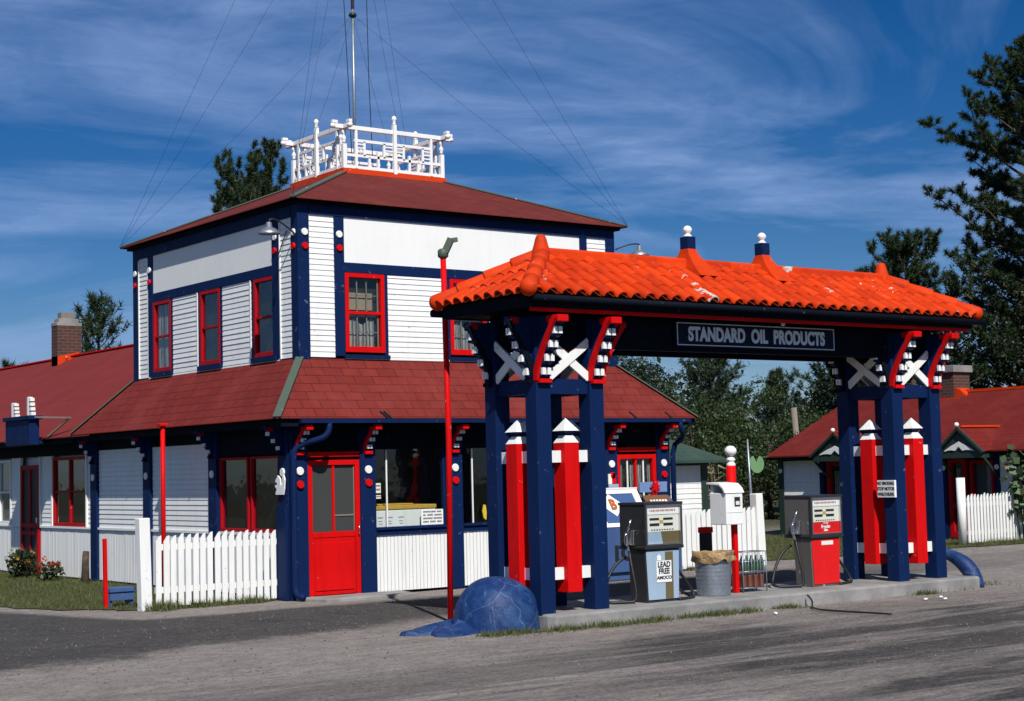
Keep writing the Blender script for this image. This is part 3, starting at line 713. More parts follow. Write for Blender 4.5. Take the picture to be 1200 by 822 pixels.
# hip and ridge tiles
for (a, b) in ((e4[0], r0), (e4[3], r0), (e4[1], r1), (e4[2], r1)):
    a, b = Vector(a), Vector(b); m = MB(); n = 4
    for k in range(n):
        p = a.lerp(b, k/n-.03)+Vector((0, 0, .05)); q = a.lerp(b, (k+1)/n+.015)+Vector((0, 0, .035))
        if k == 0: m.tube([p-(q-p).normalized()*.03, p, p.lerp(q, .1), q], [.03, .085, .098, .085], 12)
        else: m.tube([p, p.lerp(q, .05), q], [.097, .1, .085], 12)
    m.build('hip_tile', TILE, CA)
m = MB(); n = 14
for k in range(n):
    x0 = r0[0]+(r1[0]-r0[0])*k/n; x1 = r0[0]+(r1[0]-r0[0])*(k+1)/n
    m.prism([(14.49-.10, CR-.04), (14.49+.10, CR-.04), (14.49+.085, CR+.075), (14.49+.05, CR+.105), (14.49-.05, CR+.105), (14.49-.085, CR+.075)], 'x', x0+.002, x1+.004-.003*(k % 2))
m.build('ridge_tile', TILE, CA)
for x in (r0[0]-.03, r1[0]+.03):
    m = MB(); m.lathe([(.14, -.08), (.115, .04), (.085, .13), (.068, .2), (.05, .245), (.001, .262)], (x, 14.49, CR), 14); m.build('ridge_horn', TILE, CA)
for x in (13.56, 14.83):
    m = MB(); vs = []
    prof = [(.17, -.14, .40), (.14, -.03, .27), (.107, .08, .16), (.08, .16, .095), (.066, .225, .066)]
    for (r, h, q) in prof: vs += [(x-r, 14.49-q, CR+h), (x+r, 14.49-q, CR+h), (x+r, 14.49+q, CR+h), (x-r, 14.49+q, CR+h)]
    fs = [(i*4+k, i*4+(k+1) % 4, i*4+4+(k+1) % 4, i*4+4+k) for i in range(4) for k in range(4)]
    m.add(vs, fs); f = m.build('roof_finial', TILE, CA)
    m = MB(); m.box(x-.066, x+.066, 14.49-.066, 14.49+.066, CR+.224, CR+.375); m.build('finial_block', NAVY, f)
    m = MB(); m.lathe([(.055, 0), (.05, .02), (.03, .035), (.035, .045), (.056, .075), (.056, .10), (.035, .13), (.001, .142)], (x, 14.49, CR+.375), 14); m.build('finial_ball', WHITE, f)
# eave board, soffit, beam
m = MB(); t = .03
s_ = .05
m.box(CX0+s_, CX1-s_, CY0+s_, CY0+s_+t, 3.425, 3.555); m.box(CX0+s_, CX1-s_, CY1-s_-t, CY1-s_, 3.425, 3.555); m.box(CX0+s_, CX0+s_+t, CY0+s_+t, CY1-s_-t, 3.425, 3.555); m.box(CX1-s_-t, CX1-s_, CY0+s_+t, CY1-s_-t, 3.425, 3.555)
m.build('fascia', NAVY_SHADED, CA)
t = .082; m = MB(); m.box(CX0+t, CX1-t, CY0+t, CY1-t, 3.44, 3.54); m.build('soffit', NAVY_SHADED, CA)
m = MB(); m.tube([(CX0-.02, CY1+.05, 3.50), (CX1+.12, CY1+.05, 3.49)], .045, 8); m.tube([(CX0+.05, CY0-.0, 3.515), (CX1+.12, CY0-.0, 3.505)], .04, 8); m.build('gutter', NAVY_SHADED, CA)  # gutter colour darkened to stand in for shade at the eave
m = MB(); m.box(CX0+.12, CX1-.05, 13.74, 13.77, 3.385, 3.425); m.build('trim_strip', RED, CA)
m = MB(); m.box(10.86, 17.50, 14.05, 14.15, 3.03, 3.43); m.box(10.86, 17.50, 14.80, 14.90, 3.03, 3.43)
for x in (10.86, 17.40): m.box(x, x+.1, 14.152, 14.798, 3.03, 3.43)
m.build('beam', NAVY_SHADED, CA)
def cross(axis, c, a0, a1, z0, z1):
    m = MB()
    for k, (p, q) in enumerate((((a0, z0), (a1, z1)), ((a0, z1), (a1, z0)))):
        o = c+.012*k
        if axis == 'y': m.bar((p[0], o, p[1]), (q[0], o, q[1]), .026, .095, (0, 0, 1))
        else: m.bar((o, p[0], p[1]), (o, q[0], q[1]), .026, .095, (0, 0, 1))
    return m.build('cross_brace', WHITE, CA)
def picket(x, y):
    w = .1; m = MB(); m.box(x-w, x+w, y-w, y+w, .36, 1.985); p = m.build('picket_post', RED, CA, .004)
    m = MB()
    def frus(m, r0, z0, r1, z1):
        v = [(x-r0, y-r0, z0), (x+r0, y-r0, z0), (x+r0, y+r0, z0), (x-r0, y+r0, z0), (x-r1, y-r1, z1), (x+r1, y-r1, z1), (x+r1, y+r1, z1), (x-r1, y+r1, z1)]
        m.add(v, [(3,2,1,0),(4,5,6,7),(0,1,5,4),(1,2,6,5),(2,3,7,6),(3,0,4,7)])
    frus(m, .1, 1.985, .055, 2.065); frus(m, .104, 2.115, .002, 2.255); m.build('picket_cap', WHITE, p)
    m = MB(); frus(m, .05, 2.064, .06, 2.09); frus(m, .06, 2.09, .1, 2.116); m.build('picket_neck', NAVY, p)
for px in (11.275, 17.085):
    h = .375; cy = 14.475
    for sx in (-1, 1):
        for sy in (-1, 1):
            x, y = px+sx*h, cy+sy*h
            m = MB(); m.box(x-.1, x+.1, y-.1, y+.1, IZ0-.01, 3.43 if False else 3.36); m.build('column', NAVY, CA, .006)
            bracket(CA, (x, y+sy*.1, 2.69), (0, sy, 0), .66, .34, 4, wide=.12, red_on=-1)
            if not (px < 14 and sx > 0 and False): bracket(CA, (x+sx*.1, y, 2.69), (sx, 0, 0), .66, .34, 4, wide=.12 if sx > 0 else .075, red_on=-1 if sx > 0 else 1, cheek=RED if sx > 0 else NAVY_SHADED)  # left-facing: shade put into the dark cheek and narrower pegs
    m = MB()
    for sy in (-1, 1): m.box(px-h+.1, px+h-.1, cy+sy*h-.06, cy+sy*h+.06, 2.52, 2.685)
    for sx in (-1, 1): m.box(px+sx*h-.06, px+sx*h+.06, cy-h+.1, cy+h-.1, 2.52, 2.685)
    m.build('tie_beam', NAVY, CA)
    for z in (1.77, .50):
        m = MB()
        for sy in (-1, 1): m.box(px-h+.1, px+h-.1, cy+sy*h-.03, cy+sy*h+.03, z, z+.13)
        for sx in (-1, 1): m.box(px+sx*h-.03, px+sx*h+.03, cy-h+.1, cy+h-.1, z, z+.13)
        m.build('tie_rail', WHITE, CA)
    for sy in (-1, 1): cross('y', cy+sy*(h+.085), px-h+.09, px+h-.09, 2.70, 3.10); picket(px, cy+sy*h)
    for sx in (-1, 1): cross('x', px+sx*(h+.085), cy-h+.09, cy+h-.09, 2.70, 3.10); picket(px+sx*h, cy)
m = MB(); m.ball((14.62, 13.98, 3.40), .03); m.tube([(14.62, 14.0, 3.43), (14.62, 13.98, 3.40)], .012); m.build('lamp_bulb', CREAM, CA)

# ---- signs
SG = thing('canopy_sign', 'long navy sign lettered STANDARD OIL PRODUCTS below the orange tiled roof', 'sign', (14.2, 14.02, 3.1))
m = MB(); m.box(12.86, 15.55, 13.99, 14.045, 3.085, 3.375); m.build('board', paint('sign_navy', (.003, .009, .026), .5, .3, spec=.1), SG)
m = MB(); y0, y1 = 13.984, 13.99
m.box(12.875, 15.535, y0, y1, 3.352, 3.362); m.box(12.875, 15.535, y0, y1, 3.098, 3.108); m.box(12.875, 12.885, y0, y1, 3.108, 3.352); m.box(15.525, 15.535, y0, y1, 3.108, 3.352); m.build('border', TEXTW, SG)
text_part('lettering', 'STANDARD  OIL  PRODUCTS', TEXTW, SG, (14.205, 13.986, 3.225), .155, sx=.775, bold=.010, thick=.004, space=1.03)
SG = thing('warning_sign', 'small white NO SMOKING notice on a navy column of the right canopy tower', 'sign', (16.58, 14.13, 1.22))
m = MB(); m.box(16.56, 16.598, 13.985, 14.265, 1.23, 1.45); m.build('board', WHITE, SG)
for k, w_ in enumerate(('NO SMOKING', 'STOP MOTOR', 'WHILE FUELING')): text_part('lettering', w_, TEXTB, SG, (16.559, 14.125, 1.41-.07*k), .040, '-x', .78 if k < 2 else .64, .001, space=1.0)

# ---- concrete island, bumpers
m = MB(); ts = [(10.84, 13.80), (17.95, 13.78), (18.02, 13.95), (18.02, 15.1), (17.9, 15.22), (10.9, 15.22), (10.82, 15.1), (10.80, 13.9)]
m.prism(ts, 'z', -.12, IZ0); o = m.build('pavement', CONCRETE, None, .025); struct(o)
def bumpy(o, amp, sc, seed=0):
    for v in o.data.vertices:
        p = v.co*sc+Vector((seed, 0, 0)); v.co += Vector((mnoise.noise(p), mnoise.noise(p+Vector((9, 3, 1))), .6*mnoise.noise(p+Vector((2, 7, 5)))))*amp
m = MB(); r = .475
m.lathe([(r*1.0, -.05), (r, .06)]+[(r*math.cos(R(a))**.9, .06+.50*math.sin(R(a))) for a in range(8, 86, 7)]+[(.002, .56)], (10.50, 14.40, 0), 40, cap=False)
o = m.build('dome_bumper', DOMEBLUE); bumpy(o, .022, 3.2); tag(o, 'big worn blue concrete dome at the left end of the pump island', 'bumper')
m = MB(); nx = 18; vs = []; fs = []
for i in range(nx+1):
    for j in range(25):
        a = 2*math.pi*j/24; rr = i/nx*(.52+.12*math.sin(3*a+1)+.07*math.sin(5*a))
        x, y = 9.98+rr*1.0*math.cos(a), 14.50+rr*.72*math.sin(a)
        vs.append((x, y, .10*(1-i/nx)**.7*(1+.35*math.sin(4*a))+.03*mnoise.noise(Vector((x*4, y*4, 0)))+.008 if i < nx else -.02))
for i in range(nx):
    for j in range(24): fs.append((i*25+j, i*25+j+1, (i+1)*25+j+1, (i+1)*25+j))
m.add(vs, fs, False); o = m.build('concrete_lump', DOMEBLUE); tag(o, 'low broken slab of blue painted concrete around the foot of the tall red pole', 'slab')
m = MB(); pts = []
for i in range(15):
    t = i/14; a = R(90*t)
    pts.append((17.93+.12*math.sin(a)*1.0, 14.55-.62*math.sin(a), -.03+.47*math.cos(a)+.02))
m.tube(pts, [.05+.06*min(1, i/8) for i in range(15)], 12); o = m.build('curved_bumper', DOMEBLUE); tag(o, 'curved blue bumper arching to the ground at the right end of the island', 'bumper')
m = MB(); m.prism([(11.2, 19.2), (12.6, 19.15), (12.75, 19.8), (11.05, 19.8)], 'z', -.1, .035); o = m.build('doorstep_pavement', CONCRETE, None, .012); struct(o)

# ================================================================== fuel pumps
def hose(m, pts, r=.018): m.tube(pts, r, 7)
def fuel_pump(x0, yf, label, low, left, right, txt):
    body = STEELD if low is PALEBLUE else paint('grey_pump_side', (.10, .092, .085), .5, .4, .2)
    w, d = .57, .43; x1 = x0+w; yb = yf+d
    P = thing('fuel_pump', label, 'fuel pump', (x0+w/2, yf+d/2, IZ0), 'fuel pumps on the island')
    z0 = IZ0
    m = MB(); m.prism([(x0+.03, z0+.0), (x1-.05, z0), (x1-.03, .755), (x0+.005, .755)], 'y', yf+.012, yb-.13); b = m.build('cabinet', body, P, .008)
    m = MB(); m.prism([(x0+.045, z0+.03), (x1-.065, z0+.03), (x1-.045, .735), (x0+.02, .735)], 'y', yf+.0, yf+.011); m.build('front_panel', low, P, .004)
    m = MB(); m.box(x0-.015, x1+.01, yf-.03, yb+.012, .755, .795); m.build('band', STEELD, P, .01)
    m = MB(); m.box(x0, x1, yf+.02, yb, .795, 1.26); hd = m.build('head', body, P, .006)
    m = MB(); m.box(x0-.01, x1+.01, yf-.028, yb+.012, 1.26, 1.29); m.box(x0-.003, x0+.018, yf-.025, yf+.022, .796, 1.26); m.box(x1-.018, x1+.003, yf-.025, yf+.022, .796, 1.26); m.build('head_trim', STEELD, hd, .004)
    m = MB()
    for (a, c, e, f) in ((x0+.018, x0+.034, .80, 1.26), (x1-.034, x1-.018, .80, 1.26), (x0+.034, x1-.034, 1.246, 1.26), (x0+.034, x1-.034, .80, .815)): m.box(a, c, yf-.022, yf+.015, e, f)
    m.build('chrome_frame', CHROME, hd)
    m = MB(); m.box(x0+.035, x1-.035, yf+.0, yf+.016, 1.15, 1.245); m.build('top_panel', WHITE, hd)
    m = MB()
    for k in range(17): a = x0+.085+k*.0238; m.box(a, a+.011+.004*(k % 3), yf-.003, yf-.0, 1.185, 1.205)
    m.build('small_print', paint('faded_red_print', (.5, .16, .14), .5, 0), hd)
    m = MB(); m.box(x0+.035, x1-.035, yf+.006, yf+.016, .955, 1.149); m.build('dial_face', CREAM, hd)
    m = MB()
    for (a, c, e, f) in ((.09, .235, 1.085, 1.11), (.30, .445, 1.085, 1.11), (.09, .235, 1.02, 1.05), (.30, .445, 1.02, 1.05)): m.box(x0+a, x0+c, yf+.002, yf+.006, e, f)
    for k in range(9): m.box(x0+.11+k*.04, x0+.132+k*.04, yf+.003, yf+.006, .968, .98)
    m.build('counter_window', DARK, hd)
    m = MB(); m.box(x0+.242, x0+.296, yf+.001, yf+.006, 1.05, 1.085); m.build('seal_badge', YELLOW, hd)
    m = MB(); m.prism([(x0+.035, .815), (x0+.285, .815), (x0+.255, .955), (x0+.035, .955)], 'y', yf+.004, yf+.016); m.build('grade_panel', left, hd)
    m = MB(); m.prism([(x0+.285, .815), (x1-.035, .815), (x1-.035, .955), (x0+.255, .955)], 'y', yf+.003, yf+.016); m.build('grade_panel', right, hd)
    m = MB(); m.quad((x0+.034, yf-.012, .816), (x1-.034, yf-.012, .816), (x1-.034, yf-.012, 1.245), (x0+.034, yf-.012, 1.245)); m.build('dial_glass', GLASS, hd)
    # nozzle in its cradle on the left side
    xs, yn = x0-.02, yf+.2
    m = MB(); m.box(xs-.03, x0, yn-.06, yn+.07, .80, .98); m.build('nozzle_cradle', CHROME, P, .012)
    m = MB(); m.tube([(xs-.03, yn-.03, 1.10), (xs-.045, yn-.015, 1.03), (xs-.06, yn+.02, .93), (xs-.05, yn+.03, .82), (xs-.04, yn+.0, .74)], [.011, .013, .026, .024, .018], 8)
    m.tube(bez((xs-.08, yn-.02, .95), (xs-.14, yn-.03, .92), (xs-.13, yn+.0, .82), (xs-.06, yn+.02, .80), 8), .007, 6); m.build('nozzle', CHROME, P)
    m = MB()
    hose(m, bez((xs-.04, yn, .74), (xs-.10, yn-.1, .45), (xs-.02, yn-.18, .16), (xs-.14, yn-.12, .172), 16)+bez((xs-.14, yn-.12, .172), (xs-.30, yn-.02, .17), (xs-.42, yn+.02, .165), (xs-.36, yn+.12, .2), 8)[1:]+bez((xs-.36, yn+.12, .2), (xs-.25, yn+.16, .5), (xs-.12, yn+.14, .62), (xs, yn+.12, .66), 12)[1:])
    m.build('hose', BLACK, P)
    m = MB()
    hose(m, bez((x1-.04, yn+.05, .66), (x1+.12, yn, .5), (x1+.34, yn-.05, .2), (x1+.26, yn-.1, .168), 16)+bez((x1+.26, yn-.1, .168), (x1+.15, yn-.16, .166), (x1+.0, yn-.2, .166), (x1-.08, yn-.22, .166), 8)[1:])
    hose(m, bez((x1-.04, yn+.12, .5), (x1+.12, yn+.1, .36), (x1+.2, yn+.1, .2), (x1+.34, yn+.02, .17), 12))
    m.build('hose', BLACK, P)
    if low is PALEBLUE:
        m = MB(); m.prism([(x0+.30, .185), (x0+.42, .185), (x0+.425, .72), (x0+.305, .72)], 'y', yf-.003, yf-.0005); m.build('stripe', OLIVE, P)
        m = MB(); m.box(x0+.165, x0+.395, yf-.006, yf-.0032, .375, .62); cd = m.build('grade_card', WHITE, P)
        m = MB(); m.box(x0+.18, x0+.24, yf-.004, yf-.001, .625, .66); m.prism([(x0+.17, .66), (x0+.25, .66), (x0+.21, .695)], 'y', yf-.004, yf-.001); m.build('arrow_mark', WHITE, P)
        text_part('lettering', 'LEAD\nFREE', TEXTB, cd, (x0+.28, yf-.0065, .535), .062, sx=.92, bold=.003, space=1.0)
        text_part('lettering', 'AMOCO', TEXTB, cd, (x0+.28, yf-.0065, .425), .036, sx=1.15, bold=.002)
    else:
        m = MB(); m.box(x0+.19, x0+.40, yf-.004, yf-.0005, .665, .715); m.build('grade_card', CREAM, P)
        text_part('lettering', 'Regular', WHITE, P, (x0+.285, yf+.002, .893), .04, sx=.95, bold=.002)
        m = MB()
        for k, (a, c) in enumerate(((.24, .275), (.28, .33))): m.box(x0+a, x0+c, yf+.0, yf+.0028, .932, .942)
        m.box(x0+.25, x0+.32, yf+.0, yf+.0028, .838, .858); m.build('small_print', WHITE, P)
    return P
fuel_pump(12.43, 14.16, 'pale blue and olive LEAD FREE fuel pump beside the left canopy tower', PALEBLUE, PALEBLUE, OLIVE, 0)
fuel_pump(15.28, 14.27, 'bright red fuel pump beside the right canopy tower', PUMPRED, PUMPRED, PUMPRED, 1)
m = MB(); hose(m, bez((14.62, 13.74, .12), (14.5, 13.45, .02), (14.3, 13.5, .015), (14.15, 13.1, .016), 16)+bez((14.15, 13.1, .016), (14.1, 12.7, .016), (14.2, 12.4, .016), (14.2, 12.1, .016), 10)[1:], .011)
o = m.build('loose_hose', BLACK); tag(o, 'thin black hose lying on the gravel in front of the island', 'hose')

# ================================================================== small things on the island
cx, cy = 13.68, 14.36
m = MB(); prof = [(.195, 0), (.20, .01), (.20, .03)]
for k in range(9): z = .05+k*.048; prof += [(.2+.0028*k, z), (.2018+.0028*k, z+.012), (.2+.0028*k, z+.024)]
prof += [(.232, .475), (.24, .49), (.24, .51), (.232, .515), (.225, .505)]
m.lathe([(r, h) for r, h in prof], (cx, cy, IZ0), 32, cap=False); m.lathe([(.0, .004), (.19, .004)], (cx, cy, IZ0), 32, cap=False); o = m.build('trash_can', GALV); tag(o, 'galvanised steel trash can standing between the two pumps', 'trash can')
m = MB(); vs = []; fs = []; N = 48; rows = [(.212, .505), (.232, .525), (.245, .515), (.248, .48), (.246, .45), (.250, .405)]
rows = [(.12, .44), (.19, .47)]+rows
for i, (r, h) in enumerate(rows):
    for k in range(N):
        a = 2*math.pi*k/N; q = mnoise.noise(Vector((3*math.cos(a), 3*math.sin(a), i*.5)))*(.012+.006*i); g = (.05*mnoise.noise(Vector((2*math.cos(a), 2*math.sin(a), 8))) if i > 5 else 0)
        vs.append((cx+(r+q)*math.cos(a), cy+(r+q)*math.sin(a), IZ0+h+g+q*.5))
for i in range(len(rows)-1):
    for k in range(N): fs.append((i*N+k, i*N+(k+1) % N, (i+1)*N+(k+1) % N, (i+1)*N+k))
m.add(vs, fs, True); o = m.build('trash_bag', BAG); tag(o, 'crumpled brown plastic liner folded over the rim of the trash can', 'bag')
DP = thing('towel_dispenser', 'white metal towel box with sloping hood on a red post', 'dispenser', (14.05, 14.42, IZ0))
m = MB(); m.box(14.07, 14.13, 14.38, 14.44, IZ0, 1.0); m.build('post', RED, DP, .004)
m = MB(); m.prism([(13.84, .98), (14.12, .98), (14.12, 1.36), (13.84, 1.36)], 'y', 14.27, 14.55); b = m.build('cabinet', WHITE, DP, .008)
m = MB(); m.prism([(14.26, 1.36), (14.29, 1.42), (14.36, 1.475), (14.58, 1.49), (14.58, 1.47), (14.37, 1.455), (14.31, 1.41), (14.28, 1.36)], 'x', 13.82, 14.14); m.box(13.85, 14.11, 14.50, 14.54, 1.36, 1.47); m.build('hood', WHITE, DP)
m = MB(); m.box(13.98, 14.07, 14.263, 14.269, 1.20, 1.31); m.build('towel_slot', DARK, b)
m = MB(); m.box(13.995, 14.055, 14.258, 14.2625, 1.215, 1.26); m.box(13.85, 14.11, 14.266, 14.2695, 1.125, 1.13); m.build('towel', CREAM, b)
RK = thing('bottle_rack', 'wire rack of oil bottles beside the red dispenser post', 'rack', (14.36, 14.45, IZ0))
m = MB(); x0, x1, y0, y1 = 14.17, 14.57, 14.36, 14.54
for x in (x0, x1):
    for y in (y0, y1): m.tube([(x, y, IZ0), (x, y, .64)], .008, 6)
for z in (.2, .40, .52, .635):
    m.tube([(x0, y0, z), (x1, y0, z), (x1, y1, z), (x0, y1, z), (x0, y0, z)], .006, 5)
for k in range(1, 8): x = x0+(x1-x0)*k/8; m.tube([(x, y0, .2), (x, y0, .635)], .0035, 4); m.tube([(x, y1, .2), (x, y1, .635)], .0035, 4); m.tube([(x, y0, .40), (x, y1, .40)], .0035, 4); m.tube([(x, y0, .2), (x, y1, .2)], .0035, 4)
m.build('frame', GALV, RK)
bott = NT('green_bottle_glass'); bott.surf((.04, .09, .05, 1), .15, spec=.6); bott = bott.m
oilr = paint('oil_can_red', (.17, .05, .03), .4, .3, .1)
def bottle(x, y, z):
    m = MB(); m.lathe([(.032, 0), (.034, .01), (.034, .10), (.02, .14), (.013, .155), (.013, .18)], (x, y, z), 10); return m
for k in range(10):
    x = x0+.035+(k % 5)*.082; y = y0+.045+.09*(k//5)
    o = bottle(x, y, .405).build('oil_bottle', bott); tag(o, 'small green glass oil bottle in the upper wire rack', 'bottle', 'green oil bottles in the rack')
for k in range(8):
    x = x0+.045+(k % 4)*.10; y = y0+.045+.09*(k//4)
    m = MB(); m.lathe([(.04, 0), (.042, .006), (.04, .012), (.04, .135), (.042, .141), (.036, .145)], (x, y, .206), 12); o = m.build('oil_can', oilr); tag(o, 'rusty red oil can on the lower shelf of the wire rack', 'can', 'red oil cans in the rack')
m = MB(); m.box(14.16, 14.29, 15.0, 15.1, IZ0, .86); PB = thing('marker_post', 'short black post with red top behind the trash can', 'post', (14.22, 15.05, IZ0)); m.build('post', DARK, PB, .006)
m = MB(); m.box(14.15, 14.30, 14.99, 15.11, .86, .93); m.build('top', RED, PB, .006)
# ================================================================== things at the building front
FZ = thing('chest_freezer', 'white chest freezer with a yellow lid behind the front window', 'freezer', (12.95, 20.2, .55))
m = MB(); m.box(12.40, 13.47, 19.93, 20.55, .55, 1.17); m.build('body', WHITE, FZ, .012)
m = MB(); m.box(12.39, 13.48, 19.92, 20.56, 1.175, 1.235); m.box(12.42, 13.2, 20.1, 20.5, 1.235, 1.255); m.build('lid', YELLOW, FZ, .01)
m = MB()
for k, x in enumerate((12.47, 12.63, 12.82)):
    m.box(x, x+.09, 19.926, 19.93, 1.06, 1.075); m.box(x+.01, x+.07, 19.926, 19.93, 1.01, 1.02); m.box(x+.015, x+.08, 19.926, 19.93, .975, .983)
m.build('printed_marks', paint('faded_print', (.35, .35, .33), .6, 0), FZ)
def notice(name, label, x0, x1, y, z0, z1, rows, mat=None):
    m = MB(); m.box(x0, x1, y, y+.012, z0, z1); o = m.build(name, mat or WHITE); ORG[o.name] = tuple(o.location); tag(o, label, 'notice')
    n = len(rows); hh = (z1-z0)/(n+.6)
    for i, ws in enumerate(rows):
        m = MB(); z = z1-hh*(i+.95); tot = sum(ws)+.4*(len(ws)-1); sc = (x1-x0)*.84/max(tot, 1); x = (x0+x1)/2-tot*sc/2
        for wd in ws:
            a = x
            while a < x+wd*sc-.004:
                m.box(a, a+.010, y-.0015, y, z, z+hh*.5); m.box(a, a+.014, y-.0012, y, z+hh*.2*(int(a*1000) % 3), z+hh*.2*(int(a*1000) % 3)+.006); a += .0165
            x += (wd+.4)*sc
        m.build('printed_line', TEXTB, o)
    return o
notice('window_notice', 'white notice with four lines of black capitals in the front window corner', 13.15, 13.53, 19.83, .94, 1.16, [(3, 2, 2), (1, 2, 2.4), (3, 2.6), (2, 2, 1.6)])
notice('small_notice', 'small grey notice beside the front window above the freezer', 12.355, 12.47, 19.835, 1.42, 1.56, [(1,), (1,)], CREAM)
notice('small_notice', 'narrow grey card under the small notice beside the front window', 12.36, 12.47, 19.835, 1.34, 1.39, [(1,)], CREAM)
m = MB(); m.prism([(14.245, 1.0), (14.29, .97), (14.30, 1.08), (14.285, 1.19), (14.25, 1.2), (14.225, 1.1)], 'y', 19.81, 19.825); o = m.build('window_card', paint('yellow_card', (.6, .45, .04), .5, .1)); tag(o, 'small curved yellow card in the window behind the left canopy tower', 'card')
# squirrel cut-out
sq = [(20.10, 1.44), (19.92, 1.44), (19.90, 1.50), (19.885, 1.60), (19.91, 1.655), (19.94, 1.64), (19.945, 1.57), (19.97, 1.53), (19.985, 1.57), (19.99, 1.61), (20.02, 1.635), (20.05, 1.65), (20.06, 1.63), (20.10, 1.60), (20.105, 1.585), (20.06, 1.565), (20.065, 1.54), (20.11, 1.545), (20.11, 1.525), (20.07, 1.50), (20.09, 1.475)]
sq = [(20.0+(a-20.0)*1.2, 1.44+(b-1.44)*1.25) for a, b in sq]
m = MB(); m.prism(sq, 'x', XL-.05, XL-.03); m.box(XL-.031, XL-.012, 19.95, 20.02, 1.50, 1.56); o = m.build('squirrel_cutout', WHITE); tag(o, 'white wooden squirrel cut-out on the navy corner post', 'ornament')
# ice chest
IC = thing('ice_chest', 'blue outdoor ice chest with white framed slanting lid behind the left pump', 'ice chest', (16.4, 19.3, 0))
x0, x1, y0, y1 = 15.82, 16.80, 18.95, 19.68
m = MB(); m.prism([(y0, .12), (y1, .12), (y1, 1.36), (y0+.36, 1.36), (y0, .80)], 'x', x0, x1); m.box(x0+.04, x1-.04, y0+.05, y1-.05, 0, .12); b = m.build('cabinet', ICEBLUE, IC, .01)
def slp(t, o=0):   # point on the slanted front: t 0..1 upward, o proud
    return (y0+.36*t-.84*o, .80+.56*t+.54*o)
m = MB()
for (a, c, t0, t1) in ((x0, x0+.12, 0, 1), (x1-.12, x1, 0, 1), (x0+.12, x1-.12, .88, 1), (x0+.12, x1-.12, 0, .1)):
    (ya, za), (yb, zb_), (yc, zc), (yd, zd_) = slp(t0, .012), slp(t1, .012), slp(t1, -.005), slp(t0, -.005)
    m.prism([(ya, za), (yb, zb_), (yc, zc), (yd, zd_)], 'x', a, c)
m.prism([(y0+.36-.02, 1.362), (y1, 1.362), (y1, 1.385), (y0+.34, 1.385)], 'x', x0-.01, x1+.01); m.build('lid_frame', WHITE, IC)
def on_slope(poly, mat, name, o):
    m = MB(); n = len(poly); v = []
    for oo in (o, o+.004):
        for (x, t) in poly: y, z = slp(t, oo); v.append((x, y, z))
    m.add(v, [tuple(range(n)), tuple(range(2*n-1, n-1, -1))]+[(i, n+i, n+(i+1) % n, (i+1) % n) for i in range(n)]); return m.build(name, mat, IC)
on_slope([(15.98, .58), (16.19, .88), (16.40, .58), (16.19, .28)], WHITE, 'diamond_mark', .004)
tb = text_part('lettering', 'B', paint('orange_lettering', (.45, .10, .01), .5, 0), IC, (0, 0, 0), .17, sx=.9, bold=.008)
ang = math.atan2(.36, .56)
y, z = slp(.58, .022); o0 = Vector(ORG[IC.name])
tb.data.transform(Matrix.Translation(Vector((16.19, y, z))-o0) @ Matrix.Rotation(-ang, 4, 'X') @ Matrix.Translation(o0))
on_slope([(16.3, .2), (16.42, .5), (16.5, .5), (16.42, .2)], WHITE, 'blue_flash', .004)
for k, ch_ in enumerate('ICE'): text_part('letter', ch_, TEXTB, IC, (16.055+.225*k+(.02 if k == 0 else 0), y0-.003, .40), .21, sx=1.15, bold=.016, thick=.003)
# newspaper rack with a red star-shaped pinwheel behind it
NR = thing('newspaper_rack', 'brown and blue newspaper rack with a slanting front next to the ice chest', 'news rack', (17.15, 19.3, 0))
m = MB(); m.prism([(18.98, .0), (19.4, .0), (19.4, 1.24), (19.22, 1.24), (18.98, .98)], 'x', 16.86, 17.42); m.build('cabinet', ICEBLUE, NR, .006)
m = MB(); m.prism([(18.975, .985), (18.955, .985), (19.2, 1.255), (19.22, 1.245)], 'x', 16.84, 17.36); m.build('slanted_front', WOODB, NR)
for k in range(2):
    m = MB()
    for j in range(6): m.prism([(18.985+.09*k+.02, 1.04+.1*k), (18.985+.09*k+.018, 1.042+.1*k), (18.985+.09*k+.058, 1.088+.1*k), (18.985+.09*k+.06, 1.086+.1*k)], 'x', 16.93+j*.06, 16.97+j*.06)
    m.build('printed_line', CREAM, NR)
m = MB(); pts = []
for k in range(14): a = 2*math.pi*k/14+.2; rr = .11 if k % 2 == 0 else .05; pts.append((17.22+rr*math.cos(a), 1.38+rr*math.sin(a)))
m.prism(pts, 'y', 19.3, 19.33); m.tube([(17.22, 19.34, 1.2), (17.22, 19.34, 1.38)], .012, 6); o = m.build('star_ornament', RED); tag(o, 'red many-pointed star ornament above the newspaper rack', 'ornament')
m = MB(); m.box(16.93, 17.50, 19.36, 19.39, 1.30, 1.46); o = m.build('display_card', paint('blue_card', (.16, .25, .45), .5, .2)); tag(o, 'blue card standing behind the red star ornament', 'card')
PS = thing('price_placard', 'light blue and white placard on the post beside the ice chest', 'placard', (16.72, 19.7, 1.2))
m = MB(); m.box(16.63, 16.83, 19.75, 19.765, 1.22, 1.44); m.build('blue_card', PALEBLUE, PS)
m = MB(); m.box(16.63, 16.70, 19.752, 19.766, 1.442, 1.60); m.build('white_card', CREAM, PS)
m = MB(); m.prism([(16.70, 1.45), (16.79, 1.45), (16.78, 1.57), (16.745, 1.63), (16.71, 1.57)], 'y', 19.75, 19.764); m.build('red_card', RED, PS)

